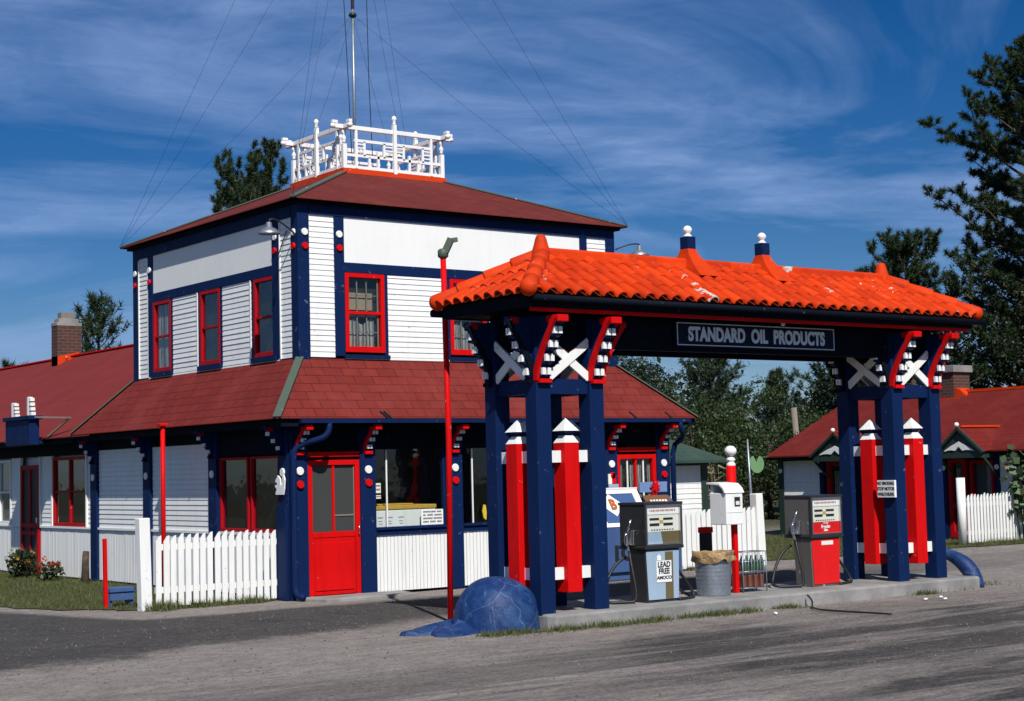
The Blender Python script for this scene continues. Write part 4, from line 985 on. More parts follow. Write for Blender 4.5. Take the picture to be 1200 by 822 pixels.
# ================================================================== poles
PL = thing('light_pole', 'tall thin red pole with a small grey floodlight head in front of the station', 'pole', (10.68, 15.52, 0))
m = MB(); m.tube([(10.66, 15.52, 0), (10.69, 15.52, 2.1), (10.665, 15.52, 4.17)], [.034, .034, .033], 12); m.build('pole', RED, PL)
m = MB(); m.lathe([(.04, 0), (.062, .02), (.062, .09), (.04, .11)], (10.665, 15.52, 4.16), 12); m.bar((10.68, 15.50, 4.23), (10.735, 15.45, 4.385), .085, .075); m.bar((10.71, 15.46, 4.36), (10.80, 15.42, 4.375), .06, .05); m.build('lamp_head', PATINA, PL)
PL = thing('eave_pole', 'thin bright red pole standing under the left eave behind the white fence', 'pole', (10.60, 23.0, 0))
m = MB(); m.tube([(10.60, 23.0, 0), (10.60, 23.0, 2.5)], .035, 12); m.build('pole', RED, PL)
m = MB(); m.box(10.53, 10.67, 22.93, 23.07, 2.485, 2.53); m.build('cap', RED, PL, .01)
PL = thing('finial_post', 'red post with white turned top and ball behind the white picket fence', 'post', (19.56, 20.02, 0))
m = MB(); m.tube([(19.56, 20.02, 0), (19.56, 20.02, 1.68)], .082, 14); m.build('post', RED, PL)
m = MB(); m.lathe([(.075, 0), (.08, .05), (.06, .07), (.06, .10), (.085, .12), (.06, .15), (.035, .18), (.08, .205), (.105, .25), (.10, .30), (.06, .345), (.001, .36)], (19.56, 20.02, 1.66), 16); m.build('finial', WHITE, PL)
m = MB(); m.tube([(19.98, 19.98, 0), (19.97, 19.98, 1.2), (19.93, 19.98, 2.12)], [.022, .022, .016], 8); o = m.build('metal_pole', GALV); tag(o, 'thin bare metal pole beside the white end post of the picket fence', 'pole')
m = MB(); m.bar((8.775, 20.85, 0), (8.765, 20.86, .92), .05, .04, (0, 1, 0)); o = m.build('marker_stake', RED); tag(o, 'low red wooden stake at the edge of the lawn', 'stake')
SB = thing('low_bench', 'small low blue wooden box beside the red stake on the grass', 'box', (9.0, 20.95, 0))
m = MB(); m.box(8.83, 9.19, 20.84, 21.1, .20, .26); m.build('top', ICEBLUE, SB, .006)
m = MB(); m.box(8.84, 9.18, 20.86, 20.89, .09, .198); m.box(8.84, 8.88, 20.89, 21.09, 0, .198); m.box(9.14, 9.18, 20.89, 21.09, 0, .198); m.build('side_board', ICEBLUE, SB, .004)

# ================================================================== picket fences
def slant(x, w, z0, z1, y, t, drop):   # one picket, single slanted cut
    m = MB(); m.prism([(x, z0), (x+w, z0), (x+w, z1), (x+w*.62, z1-.012), (x, z1-drop)], 'y', y, y+t); return m
def fence(label, x0, x1, y, top, post_xs, nail_gap, w, y1=None):
    F = thing('picket_fence', label, 'fence', ((x0+x1)/2, y, 0), 'white picket fences')
    y1 = y if y1 is None else y1
    n = max(2, round((x1-x0)/nail_gap))
    for i in range(n):
        x = x0+(x1-x0)*i/n+random.uniform(-.006, .006); yy = y+(y1-y)*i/n
        slant(x, w, .02+random.uniform(0, .03), top+random.uniform(-.015, .02), yy, .02, .085).build('picket', WHITE, F)
    m = MB(); m.bar((x0, y+.045, .24), (x1, y1+.045, .24), .035, .08); m.bar((x0, y+.045, .80), (x1, y1+.045, .80), .035, .08); m.build('rail', WHITE, F)
    for (px, pw, ph, lean, rnd) in post_xs:
        m = MB()
        if rnd: m.tube([(px, y+.05, -.02), (px+lean, y+.05, ph)], pw/2, 16)
        else: m.bar((px, y+.02, -.05), (px+lean, y+.02, ph), pw, pw, (0, 1, 0))
        m.build('post', WHITE, F, 0 if rnd else .01)
fence('white picket fence from a leaning end post to the navy corner of the station', 9.15, 10.95, 20.09, .965, [(9.0, .15, 1.19, -.03, False)], .107, .078)
fence('white picket fence behind the trash can, ending at the thin metal pole', 18.02, 19.98, 19.88, .98, [(20.06, .16, 1.2, -.05, False)], .115, .095)
fence('white picket fence with round end post in front of the red roofed house', 26.62, 28.25, 20.66, 1.0, [(26.5, .17, 1.33, 0, True)], .104, .066)

# ================================================================== green-roofed shed
SH = thing('shed', 'small white clapboard shed with a green roof behind the station', 'shed', (21.5, 25, 0))
m = MB(); clap(m, 'y', 24.0, 19.4, 22.60, .05, 1.78, .10); m.build('clapboard', WHITE, SH)
m = MB(); m.box(22.60, 22.76, 23.96, 24.1, 0, 1.78); m.box(19.4, 22.8, 23.95, 24.02, 1.70, 1.80); m.build('corner_board', GREENT, SH)
m = MB(); m.box(19.4, 22.74, 24.02, 27.0, 0, 1.78); m.build('body', WHITE, SH)
m = MB(); A = [(19.1, 23.65, 1.80), (23.1, 23.65, 1.80), (23.1, 27.3, 1.80), (19.1, 27.3, 1.80)]; p, q = (20.9, 25.5, 2.72), (21.4, 25.5, 2.72)
m.quad(A[0], A[1], q, p); m.quad(A[1], A[2], q); m.quad(A[2], A[3], p, q); m.quad(A[3], A[0], p); m.quad(*[(x, y, z-.05) for x, y, z in A])
for k in range(4): a, b = A[k], A[(k+1) % 4]; m.quad(a, b, (b[0], b[1], b[2]-.05), (a[0], a[1], a[2]-.05))
m.build('roof', ROOF_GREEN, SH)

# ================================================================== red-roofed house on the right
RH = thing('red_roofed_house', 'low grey-white house with dark red roof, two small gables and a brick chimney', 'house', (31, 22, 0))
hx, hy0, hy1 = 28.3, 12.5, 27.3
m = MB(); m.box(hx+.12, 33.7, hy0, hy1-.02, 0, 1.80); m.prism([(hx+.12, 1.80), (33.7, 1.80), (31.0, 3.05)], 'y', hy0+.1, hy1-.1); m.build('body', GREENT, RH)
for a, b in ((26.07, 27.2), (20.6, 21.1), (13, 19.3)):
    m = MB(); clap(m, 'x', hx, a, b, .35, 1.75, .10); m.build('clapboard', WHITE, RH)
    m = MB(); bead(m, 'x', hx, a, b, .05, .35, .1); m.build('skirting', WHITE, RH)
for a, b in ((27.2, 27.36), (25.93, 26.06), (24.18, 24.32), (22.45, 22.6), (21.1, 21.22)):
    m = MB(); m.box(hx-.03, hx+.1, a, b, 0, 1.80); m.build('corner_board', GREENT if a > 27 else NAVY, RH)
for y in (27.28, 26.0, 24.25, 22.52, 21.16):
    m = MB(); m.disc((hx-.03, y, 1.52), .055, 'x', -.02); m.build('white_disc', WHITE, RH)
def hdoor(y0, y1):
    m = MB()
    for a, b in ((y0, y0+.1), (y1-.1, y1)): m.box(hx-.02, hx+.08, a, b, .05, 1.7)
    for z in (.05, .66, 1.62): m.box(hx-.015, hx+.08, y0+.1, y1-.1, z, z+.12)
    d = m.build('door', REDD, RH)
    m = MB(); m.box(hx+.05, hx+.055, y0+.1, y1-.1, .17, 1.62); m.build('pane', GLASS, d)
    m = MB(); m.box(hx+.08, hx+.085, y0+.2, y1-.15, .2, 1.5); m.build('curtain', CURTAIN, d)
hdoor(21.95, 22.42); hdoor(25.05, 25.85)
def hwin(y0, y1, z0=.75, z1=1.66, nb=2):
    m = MB(); f = .06
    for a, b in ((y0, y0+f), (y1-f, y1)): m.box(hx-.02, hx+.08, a, b, z0, z1)
    m.box(hx-.02, hx+.08, y0+f, y1-f, z0, z0+f); m.box(hx-.02, hx+.08, y0+f, y1-f, z1-f, z1)
    for k in range(1, nb): y = y0+(y1-y0)*k/nb; m.box(hx-.01, hx+.08, y-.025, y+.025, z0+f, z1-f)
    w = m.build('window', REDD, RH)
    m = MB(); m.box(hx+.05, hx+.055, y0+f, y1-f, z0+f, z1-f); m.build('pane', GLASS, w)
    m = MB(); m.box(hx+.08, hx+.085, y0+.12, y0+(y1-y0)*.4, z0+.05, z1-.1); m.build('curtain', CURTAIN, w)
hwin(24.36, 24.98); hwin(22.64, 24.14, nb=3); hwin(21.26, 21.86, nb=1); hwin(19.35, 20.55)
m = MB(); m.box(hx-.1, hx+.11, 20.6, 21.2, 0, .0+.02) if False else None
m = MB()
ex, ez, rxx, rzz, xe = 28.0, 1.87, 31.0, 3.25, 34.0
m.quad((ex, hy0, ez), (ex, 27.5, ez), (rxx, 27.5, rzz), (rxx, hy0, rzz)); m.quad((xe, hy0, ez), (xe, 27.5, ez), (rxx, 27.5, rzz), (rxx, hy0, rzz))
m.quad((ex, hy0, ez), (ex, 27.5, ez), (ex, 27.5, ez-.03), (ex, hy0, ez-.03))
m.build('roof', ROOF_HOUSE, RH)
m = MB(); m.box(ex+.02, hx+.15, hy0, 27.45, 1.78, 1.838); m.build('soffit', NAVY_SHADED, RH)
m = MB(); m.bar((rxx, hy0, rzz+.01), (rxx, 23.9, rzz+.01), .14, .06); m.bar((rxx, 24.9, rzz+.01), (rxx, 27.52, rzz+.01), .14, .06); m.bar((rxx, 27.5, rzz), (ex, 27.5, ez), .04, .05) if False else None
m.build('ridge_cap', ORANGE, RH)
m = MB(); m.ball((rxx, 27.5, rzz+.16), .07); m.build('ridge_ball', ORANGE, RH)
m = MB(); m.ball((rxx-.18, 27.52, rzz-.02), .06); m.build('ridge_ball', WHITE, RH)
def hgable(yc, hw):
    gx, zt_, zb_ = 27.72, 2.36, 1.84
    m = MB(); xb = 28.0+(zt_-ez)/(rzz-ez)*3.0
    for sg in (-1, 1): m.quad((gx, yc, zt_), (xb+.05, yc, zt_), (28.02, yc+sg*(hw+.06), zb_+.03), (gx, yc+sg*(hw+.06), zb_-.0))
    m.build('gable_roof', ROOF_HOUSE, RH)
    m = MB(); m.prism([(yc-hw, zb_), (yc+hw, zb_), (yc, zt_-.06)], 'x', gx+.06, gx+.2); m.box(gx+.05, hx, yc-hw, yc+hw, zb_-.12, zb_-.001); g = m.build('gable_face', GREENT, RH)
    m = MB()
    for sg in (-1, 1): m.bar((gx+.03, yc, zt_-.03), (gx+.03, yc+sg*(hw+.06), zb_-.02), .05, .07, (1, 0, 0))
    m.build('barge_board', GREENT, g)
    m = MB(); poly = []
    for i in range(9): t = -1+2*i/8; poly.append((yc+t*hw*.66, zb_+.04+.20*(1-abs(t))*(1 if abs(t) > .3 else .9)))
    for i in range(8, -1, -1): t = -1+2*i/8; poly.append((yc+t*hw*.66, zb_+.02+(.10*math.cos(t*math.pi*1.5)**2 if abs(t) < .95 else 0)*(1-abs(t))))
    m.prism(poly, 'x', gx+.03, gx+.058); m.build('fretwork', WHITE, g)
    m = MB(); m.bar((gx+.1, yc, zt_+.02), (xb+.05, yc, zt_+.02), .09, .04); m.build('gable_ridge', ORANGE, RH)
    m = MB(); m.ball((gx, yc, zt_+.05), .05); m.build('gable_ball', WHITE, RH)
    m = MB(); m.bar((gx+.1, yc-hw, zb_-.1), (hx-.02, yc-hw+.02, zb_-.5), .04, .05); m.build('gable_brace', GREENT, RH)
    m = MB(); m.bar((gx+.1, yc+hw, zb_-.1), (hx-.02, yc+hw-.02, zb_-.5), .04, .05); m.build('gable_brace', GREENT, RH)
hgable(25.1, .68); hgable(21.7, .55)
m = MB(); m.box(30.72, 31.3, 24.08, 24.76, 2.6, 3.70); c = m.build('chimney', BRICK, RH)
m = MB(); m.box(30.66, 31.36, 24.02, 24.82, 3.70, 3.86); m.build('chimney_cap', CONCRETE, c, .01)
m = MB(); m.box(30.62, 31.38, 23.9, 24.92, 2.9, 3.10); m.prism([(23.7, 3.1), (24.07, 3.1), (24.07, 3.34), (23.95, 3.30)], 'x', 30.75, 31.2); m.build('flashing', ORANGE, c)
m = MB(); c0 = (27.35, 27.15, 1.70); pts = [(c0[0]+.02*0+.23*math.cos(a), c0[2]+.21*math.sin(a)) for a in [R(90+28+i*(304/18)) for i in range(19)]]+[(c0[0]+.0, c0[2]+.02)]
m.prism(pts, 'y', c0[1]-.02, c0[1]+.02); m.tube([(c0[0]+.1, c0[1], c0[2]+.15), (27.9, 27.3, 1.86)], .008, 5); o = m.build('hanging_disc', paint('pale_green_disc', (.16, .30, .14), .5, .3)); tag(o, 'pale green notched disc hanging at the corner of the right house roof', 'ornament')
m = MB(); m.tube([(36.25, 34.1, 0), (36.0, 34.1, 3.35)], [.11, .085], 10); o = m.build('old_post', WOODG); tag(o, 'bare grey wooden post rising behind the red roof against the trees', 'post')
m = MB()
vs = [(.19*math.cos(2*math.pi*k/12), .15*math.sin(2*math.pi*k/12)) for k in range(12)]
m.tube([(10.66, 26.18, -.03), (10.67, 26.2, .3), (10.70, 26.24, .52)], [.075, .06, .055], 9); o = m.build('tree_stump', BARK); tag(o, 'dark weathered stump against the white wall at the left', 'stump')
# ================================================================== ground
def grid_axis():
    a = [-260, -180, -120, -80, -50, -30, -18, -10]; a += list(np.arange(-4, 34.01, .35)); a += [36, 39, 43, 48, 55, 65, 80, 110, 160, 220, 320]
    return a
gx, gy = grid_axis(), [-200, -120, -60, -30, -15, -8, -4]+list(np.arange(0, 31, .35))+[33, 36, 40, 46, 54, 65, 80, 110, 150, 220, 320]
vs = []; fs = []
for j, y in enumerate(gy):
    for i, x in enumerate(gx):
        near = 0 <= y <= 33 and -4 <= x <= 36
        h = (.007*mnoise.noise(Vector((x*.9, y*1.6, 0)))+.004*mnoise.noise(Vector((x*2.6, y*2.6, 3)))) if near else 0
        vs.append((x, y, h-.008))
nx = len(gx)
for j in range(len(gy)-1):
    for i in range(nx-1): fs.append((j*nx+i, j*nx+i+1, (j+1)*nx+i+1, (j+1)*nx+i))
G = NT('dirt_and_gravel')
def _ground():
    n = G; pos = n.n('NewGeometry').outputs['Position']
    sp = n.n('SeparateXYZ', {0: pos}); X, Y = sp.outputs[0], sp.outputs[1]
    rot = n.n('Mapping', {'Vector': pos, 'Rotation': (0, 0, R(-9)), 'Scale': (.16, 1.15, 1)}).outputs[0]
    rot2 = n.n('Mapping', {'Vector': pos, 'Rotation': (0, 0, R(-4)), 'Scale': (.55, 3.6, 1)}).outputs[0]
    streak = n.noise(rot, 1.0, 9, .70, .6); streak2 = n.noise(rot2, 1.0, 9, .72, .4)
    wob = n.math('MULTIPLY', n.math('SUBTRACT', n.noise(pos, .55, 4), .5), 1.8)
    wob2 = n.math('MULTIPLY', n.math('SUBTRACT', n.noise(pos, 3.0, 5, .65), .5), 1.1)
    W = n.math('ADD', wob, n.math('ADD', wob2, n.math('MULTIPLY', n.math('SUBTRACT', n.noise(pos, 14, 4, .7), .5), .9)))
    def ss(v, a, b):
        mr = n.n('MapRange', {0: v, 1: a, 2: b, 3: 0.0, 4: 1.0}, interpolation_type='SMOOTHSTEP'); return mr.outputs[0]
    # oiled drive between island and building
    low = n.math('ADD', n.math('SUBTRACT', Y, n.math('MULTIPLY_ADD', n.math('MINIMUM', X, 11.5), .26, 13.15)), n.math('MULTIPLY', W, .85))
    up = n.math('SUBTRACT', 18.85, n.math('ADD', Y, n.math('MULTIPLY', W, .3)))
    left = n.math('SUBTRACT', n.math('MULTIPLY_ADD', n.math('SUBTRACT', Y, 19.4), -.3, 8.2), n.math('ADD', X, n.math('MULTIPLY', W, .3)))
    drive = n.math('MULTIPLY', ss(low, -.25, .55), n.math('MAXIMUM', ss(up, -.15, .3), ss(left, -.2, .2)))
    drive = n.math('MULTIPLY', drive, n.math('SUBTRACT', 1.0, n.math('MULTIPLY', ss(X, 17, 24), .75)))
    # foreground: dark worn tracks in the dust
    fg = n.math('SUBTRACT', 1.0, ss(n.math('ADD', Y, n.math('MULTIPLY', W, .9)), 11.6, 13.6))
    s1 = n.ramp(streak, [(.44, (0, 0, 0)), (.55, (1, 1, 1))]); s2 = n.ramp(streak2, [(.42, (0, 0, 0)), (.62, (1, 1, 1))])
    trk = n.math('ADD', n.math('MULTIPLY', s1, .62), n.math('MULTIPLY', s2, .38))
    right = ss(n.math('ADD', X, W), 8.2, 11.5)
    trk = n.math('MULTIPLY', trk, n.math('MULTIPLY_ADD', fg, n.math('MULTIPLY_ADD', right, .48, .60), .10))
    trk = n.math('ADD', trk, n.math('MULTIPLY', n.math('MULTIPLY', fg, right), .30))
    gr = n.noise(pos, 95, 3, .7); gr2 = n.n('TexVoronoi', {'Vector': pos, 'Scale': 62.0}).outputs['Color']
    grv = n.n('SeparateColor', {0: gr2}).outputs[0]
    med = n.noise(n.n('Mapping', {'Vector': pos, 'Scale': (.7, 1.5, 1)}).outputs[0], 5, 9, .74, .5)
    base = n.mix(n.ramp(med, [(.38, (0, 0, 0)), (.62, (1, 1, 1))]), (.31, .266, .236, 1), (.50, .44, .395, 1))
    base = n.mix(n.math('MULTIPLY', n.ramp(n.noise(pos, .8, 5, .6), [(.45, (0, 0, 0)), (.7, (1, 1, 1))]), .45), base, (.21, .18, .16, 1))
    asp = n.mix(med, (.036, .035, .035, 1), (.075, .071, .068, 1))
    asp = n.mix(n.math('MULTIPLY', n.math('SUBTRACT', 1.0, s2), .45), asp, (.13, .12, .11, 1))
    asp = n.mix(n.math('MULTIPLY', n.ramp(n.noise(pos, 1.1, 8, .7, .8), [(.5, (0, 0, 0)), (.66, (1, 1, 1))]), .4), asp, (.022, .022, .022, 1))
    m = n.math('MAXIMUM', drive, trk, clamp=True)
    m = n.math('MULTIPLY', m, n.math('MULTIPLY_ADD', med, .9, .52), clamp=True)
    c = n.mix(m, base, asp)
    sm = n.math('MULTIPLY_ADD', m, -.30, .40)
    c = n.mix(n.math('MULTIPLY', n.math('GREATER_THAN', grv, .86), sm), c, (.36, .33, .32, 1))
    c = n.mix(n.math('MULTIPLY', n.math('LESS_THAN', grv, .16), .4), c, (.07, .062, .058, 1))
    c = n.mix(n.math('MULTIPLY', gr, .25), c, (.065, .060, .057, 1))
    far = ss(n.math('MAXIMUM', n.math('ABSOLUTE', n.math('SUBTRACT', X, 14)), n.math('ABSOLUTE', n.math('SUBTRACT', Y, 8))), 19, 26)
    c = n.mix(far, c, n.mix(med, (.05, .06, .022, 1), (.11, .10, .05, 1)))
    spk = n.noise(n.n('Mapping', {'Vector': pos, 'Scale': (1, 1.6, 1)}).outputs[0], 17, 5, .8, .3)
    c = n.mix(n.math('MULTIPLY', n.ramp(spk, [(.50, (0, 0, 0)), (.60, (1, 1, 1))]), .45), c, n.mix(.55, c, (.01, .009, .008, 1)))
    c = n.mix(n.math('MULTIPLY', n.ramp(spk, [(.38, (1, 1, 1)), (.47, (0, 0, 0))]), n.math('MULTIPLY_ADD', m, -.12, .32)), c, (.44, .40, .37, 1))
    h = n.math('ADD', n.math('MULTIPLY', gr, .4), n.math('ADD', n.math('MULTIPLY', grv, .35), n.math('MULTIPLY', n.noise(pos, 14, 6, .7), 1.6)))
    n.surf(c, .92, h, .9, .035, .15)
_ground()
m = MB(); m.add(vs, fs, True); o = m.build('ground', G.m); struct(o)
# lawns
LW = NT('lawn_soil')
def _lawn():
    n = LW; pos = n.n('NewGeometry').outputs['Position']
    a = n.noise(pos, 2.2, 6, .65); b = n.noise(pos, 40, 3, .7)
    c = n.mix(n.ramp(a, [(.38, (0, 0, 0)), (.62, (1, 1, 1))]), (.05, .068, .022, 1), (.125, .10, .055, 1))
    c = n.mix(n.math('MULTIPLY', b, .5), c, (.03, .04, .015, 1)); n.surf(c, .95, b, .6, .02, .1)
_lawn(); LW = LW.m
def lawn(poly):
    m = MB(); z = .004; pts = []
    for i in range(len(poly)):
        a, b = Vector((*poly[i], 0)), Vector((*poly[(i+1) % len(poly)], 0)); k = max(1, int((b-a).length/.12))
        for j in range(k):
            p = a.lerp(b, j/k); q = .11*mnoise.noise(p*2.2)+.06*mnoise.noise(p*7); pts.append((p.x+q, p.y+q*.8, z))
    m.add(pts, [tuple(range(len(pts)))]); o = m.build('lawn', LW); struct(o); return o
LAWN_L = [(9.08, 19.98), (10.9, 20.05), (10.94, 24.0), (10.94, 46), (-2, 46), (3.5, 31), (7.2, 25), (8.2, 21.2)]
LAWN_R = [(20.3, 20.6), (24.0, 20.2), (26.2, 20.25), (28.28, 20.0), (28.28, 27.5), (29, 34), (20, 34), (20.2, 27.5), (20.2, 24)]
lawn(LAWN_L); lawn(LAWN_R)

# ================================================================== foliage helpers (numpy)
rng = np.random.default_rng(11)
def mesh_np(name, V, F, mat, parent=None, k=4, shade_n=None):
    me = bpy.data.meshes.new(name); n = len(V); nf = len(F)
    o0 = np.array(ORG.get(root_of(parent), (0, 0, 0))) if parent is not None else V.mean(0)*np.array([1, 1, 0])
    me.vertices.add(n); me.vertices.foreach_set('co', (V-o0).astype(np.float32).ravel())
    me.loops.add(nf*k); me.loops.foreach_set('vertex_index', F.astype(np.int32).ravel())
    me.polygons.add(nf); me.polygons.foreach_set('loop_start', np.arange(0, nf*k, k, dtype=np.int32)); me.polygons.foreach_set('loop_total', np.full(nf, k, np.int32))
    me.materials.append(mat); me.update(); me.validate()
    o = bpy.data.objects.new(name, me); COL.objects.link(o)
    if parent is not None: o.parent = parent
    else: o.location = o0
    return o
def unit(v): return v/np.maximum(np.linalg.norm(v, axis=-1, keepdims=True), 1e-9)
def blades(C, D, L, Wd):
    """thin 3-point needles: base C, direction D (unit), length L, width Wd"""
    n = len(C); s = unit(np.cross(D, rng.normal(size=(n, 3))))*Wd[:, None]/2
    V = np.stack([C-s, C+s, C+D*L[:, None]], 1).reshape(-1, 3)
    return V, np.arange(3*n).reshape(-1, 3)
def leaves(C, Nn, S, asp=.6):
    n = len(C); a = unit(np.cross(Nn, rng.normal(size=(n, 3)))); b = np.cross(Nn, a)
    a = a*S[:, None]*.5; b = b*S[:, None]*.5*asp
    fold = Nn*S[:, None]*.10
    V = np.stack([C-a, C-b+fold, C+a, C+b+fold], 1).reshape(-1, 3)
    return V, np.arange(4*n).reshape(-1, 4)
def tuft_blades(P, D, nper, L, Wd, spread=.9):
    n = len(P); C = np.repeat(P, nper, 0); DD = np.repeat(D, nper, 0)
    off = rng.uniform(-.0, 1, (n*nper, 1))
    d = unit(DD*rng.uniform(.15, 1.0, (n*nper, 1))+rng.normal(size=(n*nper, 3))*spread*.62)
    C = C+DD*off*L*.9
    return blades(C, d, L*rng.uniform(.6, 1.1, n*nper), np.full(n*nper, Wd))
def pine(label, base, h, crown0, rad, nl, seed, mat=PINE, nper=22, nl_len=.24, nw=.022, tuft_gap=.30, top=1.0, lean=(0, 0), cat='tree', group='pine trees', prof=None, upturn=.35, trunk_r=None, dense=1.0, name='pine_tree'):
    global rng
    rng = np.random.default_rng(seed); rnd = random.Random(seed)
    bx, by = base
    T = thing(name, label, cat, (bx, by, 0), group)
    tr = trunk_r or h*.014+.05
    m = MB(); N = 10; path = []
    for i in range(N+1):
        t = i/N; path.append(Vector((bx+lean[0]*t+.12*mnoise.noise(Vector((t*3, seed, 0))), by+lean[1]*t+.12*mnoise.noise(Vector((t*3, seed, 5))), h*t*.97)))
    m.tube(path, [tr*(1-.9*i/N)+.012 for i in range(N+1)], 8)
    PT, DT = [], []
    prof = prof or (lambda t: (1-t)**.6*min(1, .45+t*2.2))
    for k in range(nl):
        t = crown0+(1-crown0)*((k+rnd.random()*.8)/nl)**.9; t = min(t, .985)
        f = t*N; i = min(int(f), N-1); p0 = path[i].lerp(path[i+1], f-i)
        tt = (t-crown0)/(1-crown0); L = rad*prof(tt)*rnd.uniform(.55, 1.15)+.12
        az = k*2.4+rnd.uniform(-.5, .5); el = rnd.uniform(-.12, .30)+.55*tt**2
        d = Vector((math.cos(az)*math.cos(el), math.sin(az)*math.cos(el), math.sin(el)))
        pts = [p0]; dd = d.copy(); ns = max(3, int(L/.35))
        for s in range(ns):
            dd = (dd+Vector((rnd.uniform(-.22, .22), rnd.uniform(-.22, .22), rnd.uniform(-.08, .12)+upturn*.16))).normalized(); pts.append(pts[-1]+dd*L/ns)
        r0 = max(.012, tr*.34*(1-tt*.7)*min(1, L/1.5))
        m.tube(pts, [r0*(1-.8*s/ns)+.004 for s in range(ns+1)], 5)
        for s in range(1, ns+1):
            if s/ns < .28: continue
            nb = rnd.choice((1, 2, 2, 3)) if s < ns else 3
            nb = max(1, round(nb*dense))
            for q in range(nb):
                sd = (dd*rnd.uniform(.2, .8)+Vector((rnd.uniform(-1, 1), rnd.uniform(-1, 1), rnd.uniform(-.25, .75)))).normalized()
                l2 = rnd.uniform(.12, .55)*min(1, L/1.2+.2)*(1.15-.5*s/ns)
                e = pts[s]+sd*l2+Vector((0, 0, .10*l2))
                m.tube([pts[s], (pts[s]+e)/2-Vector((0, 0, .02)), e], [.007, .005, .003], 4, cap=False)
                k2 = max(1, int(l2/tuft_gap)+1)
                for w in range(k2):
                    PT.append(pts[s].lerp(e, (w+.7)/(k2))); dv = (sd+Vector((0, 0, upturn*1.2))).normalized(); DT.append(dv)
    for j in range(4): PT.append(path[-1]-Vector((0, 0, .12*j))); DT.append(Vector((0, 0, 1)))
    m.build('trunk', BARK, T)
    P = np.array([tuple(p) for p in PT]); D = np.array([tuple(p) for p in DT])
    V, F = tuft_blades(P, D, nper, nl_len, nw)
    mesh_np('crown', V, F, mat, T, 3)
    return T
def broad(label, base, h, rad, seed, mat=LEAF, nclump=60, per=150, ls=.13, crown0=.25, group='leafy trees', cat='tree', name='leafy_tree', flat=1.0, clr=.32):
    global rng
    rng = np.random.default_rng(seed); rnd = random.Random(seed); bx, by = base
    T = thing(name, label, cat, (bx, by, 0), group)
    m = MB(); tr = h*.016+.03; top = Vector((bx, by, h*.8))
    trunk = [Vector((bx+.1*mnoise.noise(Vector((i, seed, 1))), by+.1*mnoise.noise(Vector((i, seed, 4))), h*.8*i/6)) for i in range(7)]
    m.tube(trunk, [tr*(1-.85*i/6) for i in range(7)], 7)
    C = []; zc = h*(crown0+1)/2; hz = h*(1-crown0)/2
    for k in range(nclump):
        while True:
            v = np.array([rnd.uniform(-1, 1), rnd.uniform(-1, 1), rnd.uniform(-1, 1)])
            r_ = np.linalg.norm(v)
            if .25 < r_ < 1: break
        u = v/r_*r_**.55
        wz = 1-.35*max(0, u[2])
        p = Vector((bx+u[0]*rad*wz*(1+.35*mnoise.noise(Vector((u[0]*2, u[2]*2, seed)))), by+u[1]*rad*wz, zc+u[2]*hz*(1+.25*mnoise.noise(Vector((u[0]*2.5, u[1]*2.5, seed+9)))))); C.append(p)
        if k % 2 == 0:
            a = trunk[max(1, min(6, int((p.z*.75)/(h*.8)*6)))]
            m.tube([a, a.lerp(p, .5)+Vector((0, 0, .1)), p], [tr*.32, tr*.2, .008], 5, cap=False)
    m.build('trunk', BARK, T)
    C = np.array([tuple(c) for c in C]); cr = rad*clr*rng.uniform(.6, 1.25, len(C))
    Q = np.repeat(C, per, 0); d = unit(rng.normal(size=(len(Q), 3))); rr = np.repeat(cr, per)*rng.uniform(.2, 1, len(Q))**.5
    P = Q+d*rr[:, None]*np.array([1, 1, .75*flat])
    Nn = unit(d*.5+rng.normal(size=(len(Q), 3))*.6+np.array([0, 0, .45]))
    V, F = leaves(P, Nn, ls*rng.uniform(.6, 1.2, len(P)))
    mesh_np('crown', V, F, mat, T, 4); return T

# ---- trees: big pine right edge and companions
bigp = lambda t: (.55+.45*math.sin(t*9))*(.75 if t < .6 else 1-(t-.6)*1.9)*min(1, .5+t*2)
pine('tallest open pine rising at the right edge above the red roofed house', (44.5, 31.2), 15.5, .2, 5.0, 120, 23, nper=84, nl_len=.22, nw=.030, tuft_gap=.30, prof=lambda t: (1.0-.30*t if t < .62 else (1-t)*2.12)*(.80+.20*math.sin(t*23)), upturn=.2, dense=1.6, trunk_r=.26)
pine('shorter dense pine behind the right end of the orange tiled roof', (40.6, 33.4), 8.6, .2, 2.5, 80, 5, nper=70, nl_len=.2, nw=.028, tuft_gap=.26, prof=lambda t: (1-t)**.4*min(1, .55+t*2), dense=1.5)
pine('pine with upright shoots standing behind the white railing of the station roof', (31.3, 59.1), 12.7, .5, 6.4, 44, 19, nper=90, nl_len=.25, nw=.036, tuft_gap=.28, upturn=2.6, prof=lambda t: (1-t)**.35, dense=.75)
pine('small pine visible beside the brick chimney of the left wing', (23.4, 56.0), 8.1, .3, 1.55, 44, 14, nper=22, nl_len=.32, nw=.036, tuft_gap=.36, upturn=1.0, prof=lambda t: (1-t)**.4*min(1, .5+t*2), dense=.9)
pine('low dark pine top peeping over the left wing ridge left of the chimney', (21.6, 60.0), 5.9, .3, 1.5, 34, 15, nper=22, nl_len=.32, nw=.036, upturn=.8, dense=1)
cone = lambda t: (1-t)**.8
pine('pointed spruce in the gap under the sign, left of centre', (41.6, 43.5), 6.6, .1, 2.1, 80, 31, mat=SPRUCE, nper=26, nl_len=.22, nw=.03, tuft_gap=.22, prof=cone, upturn=.5, dense=1.4, group='trees behind the station', name='spruce_tree')
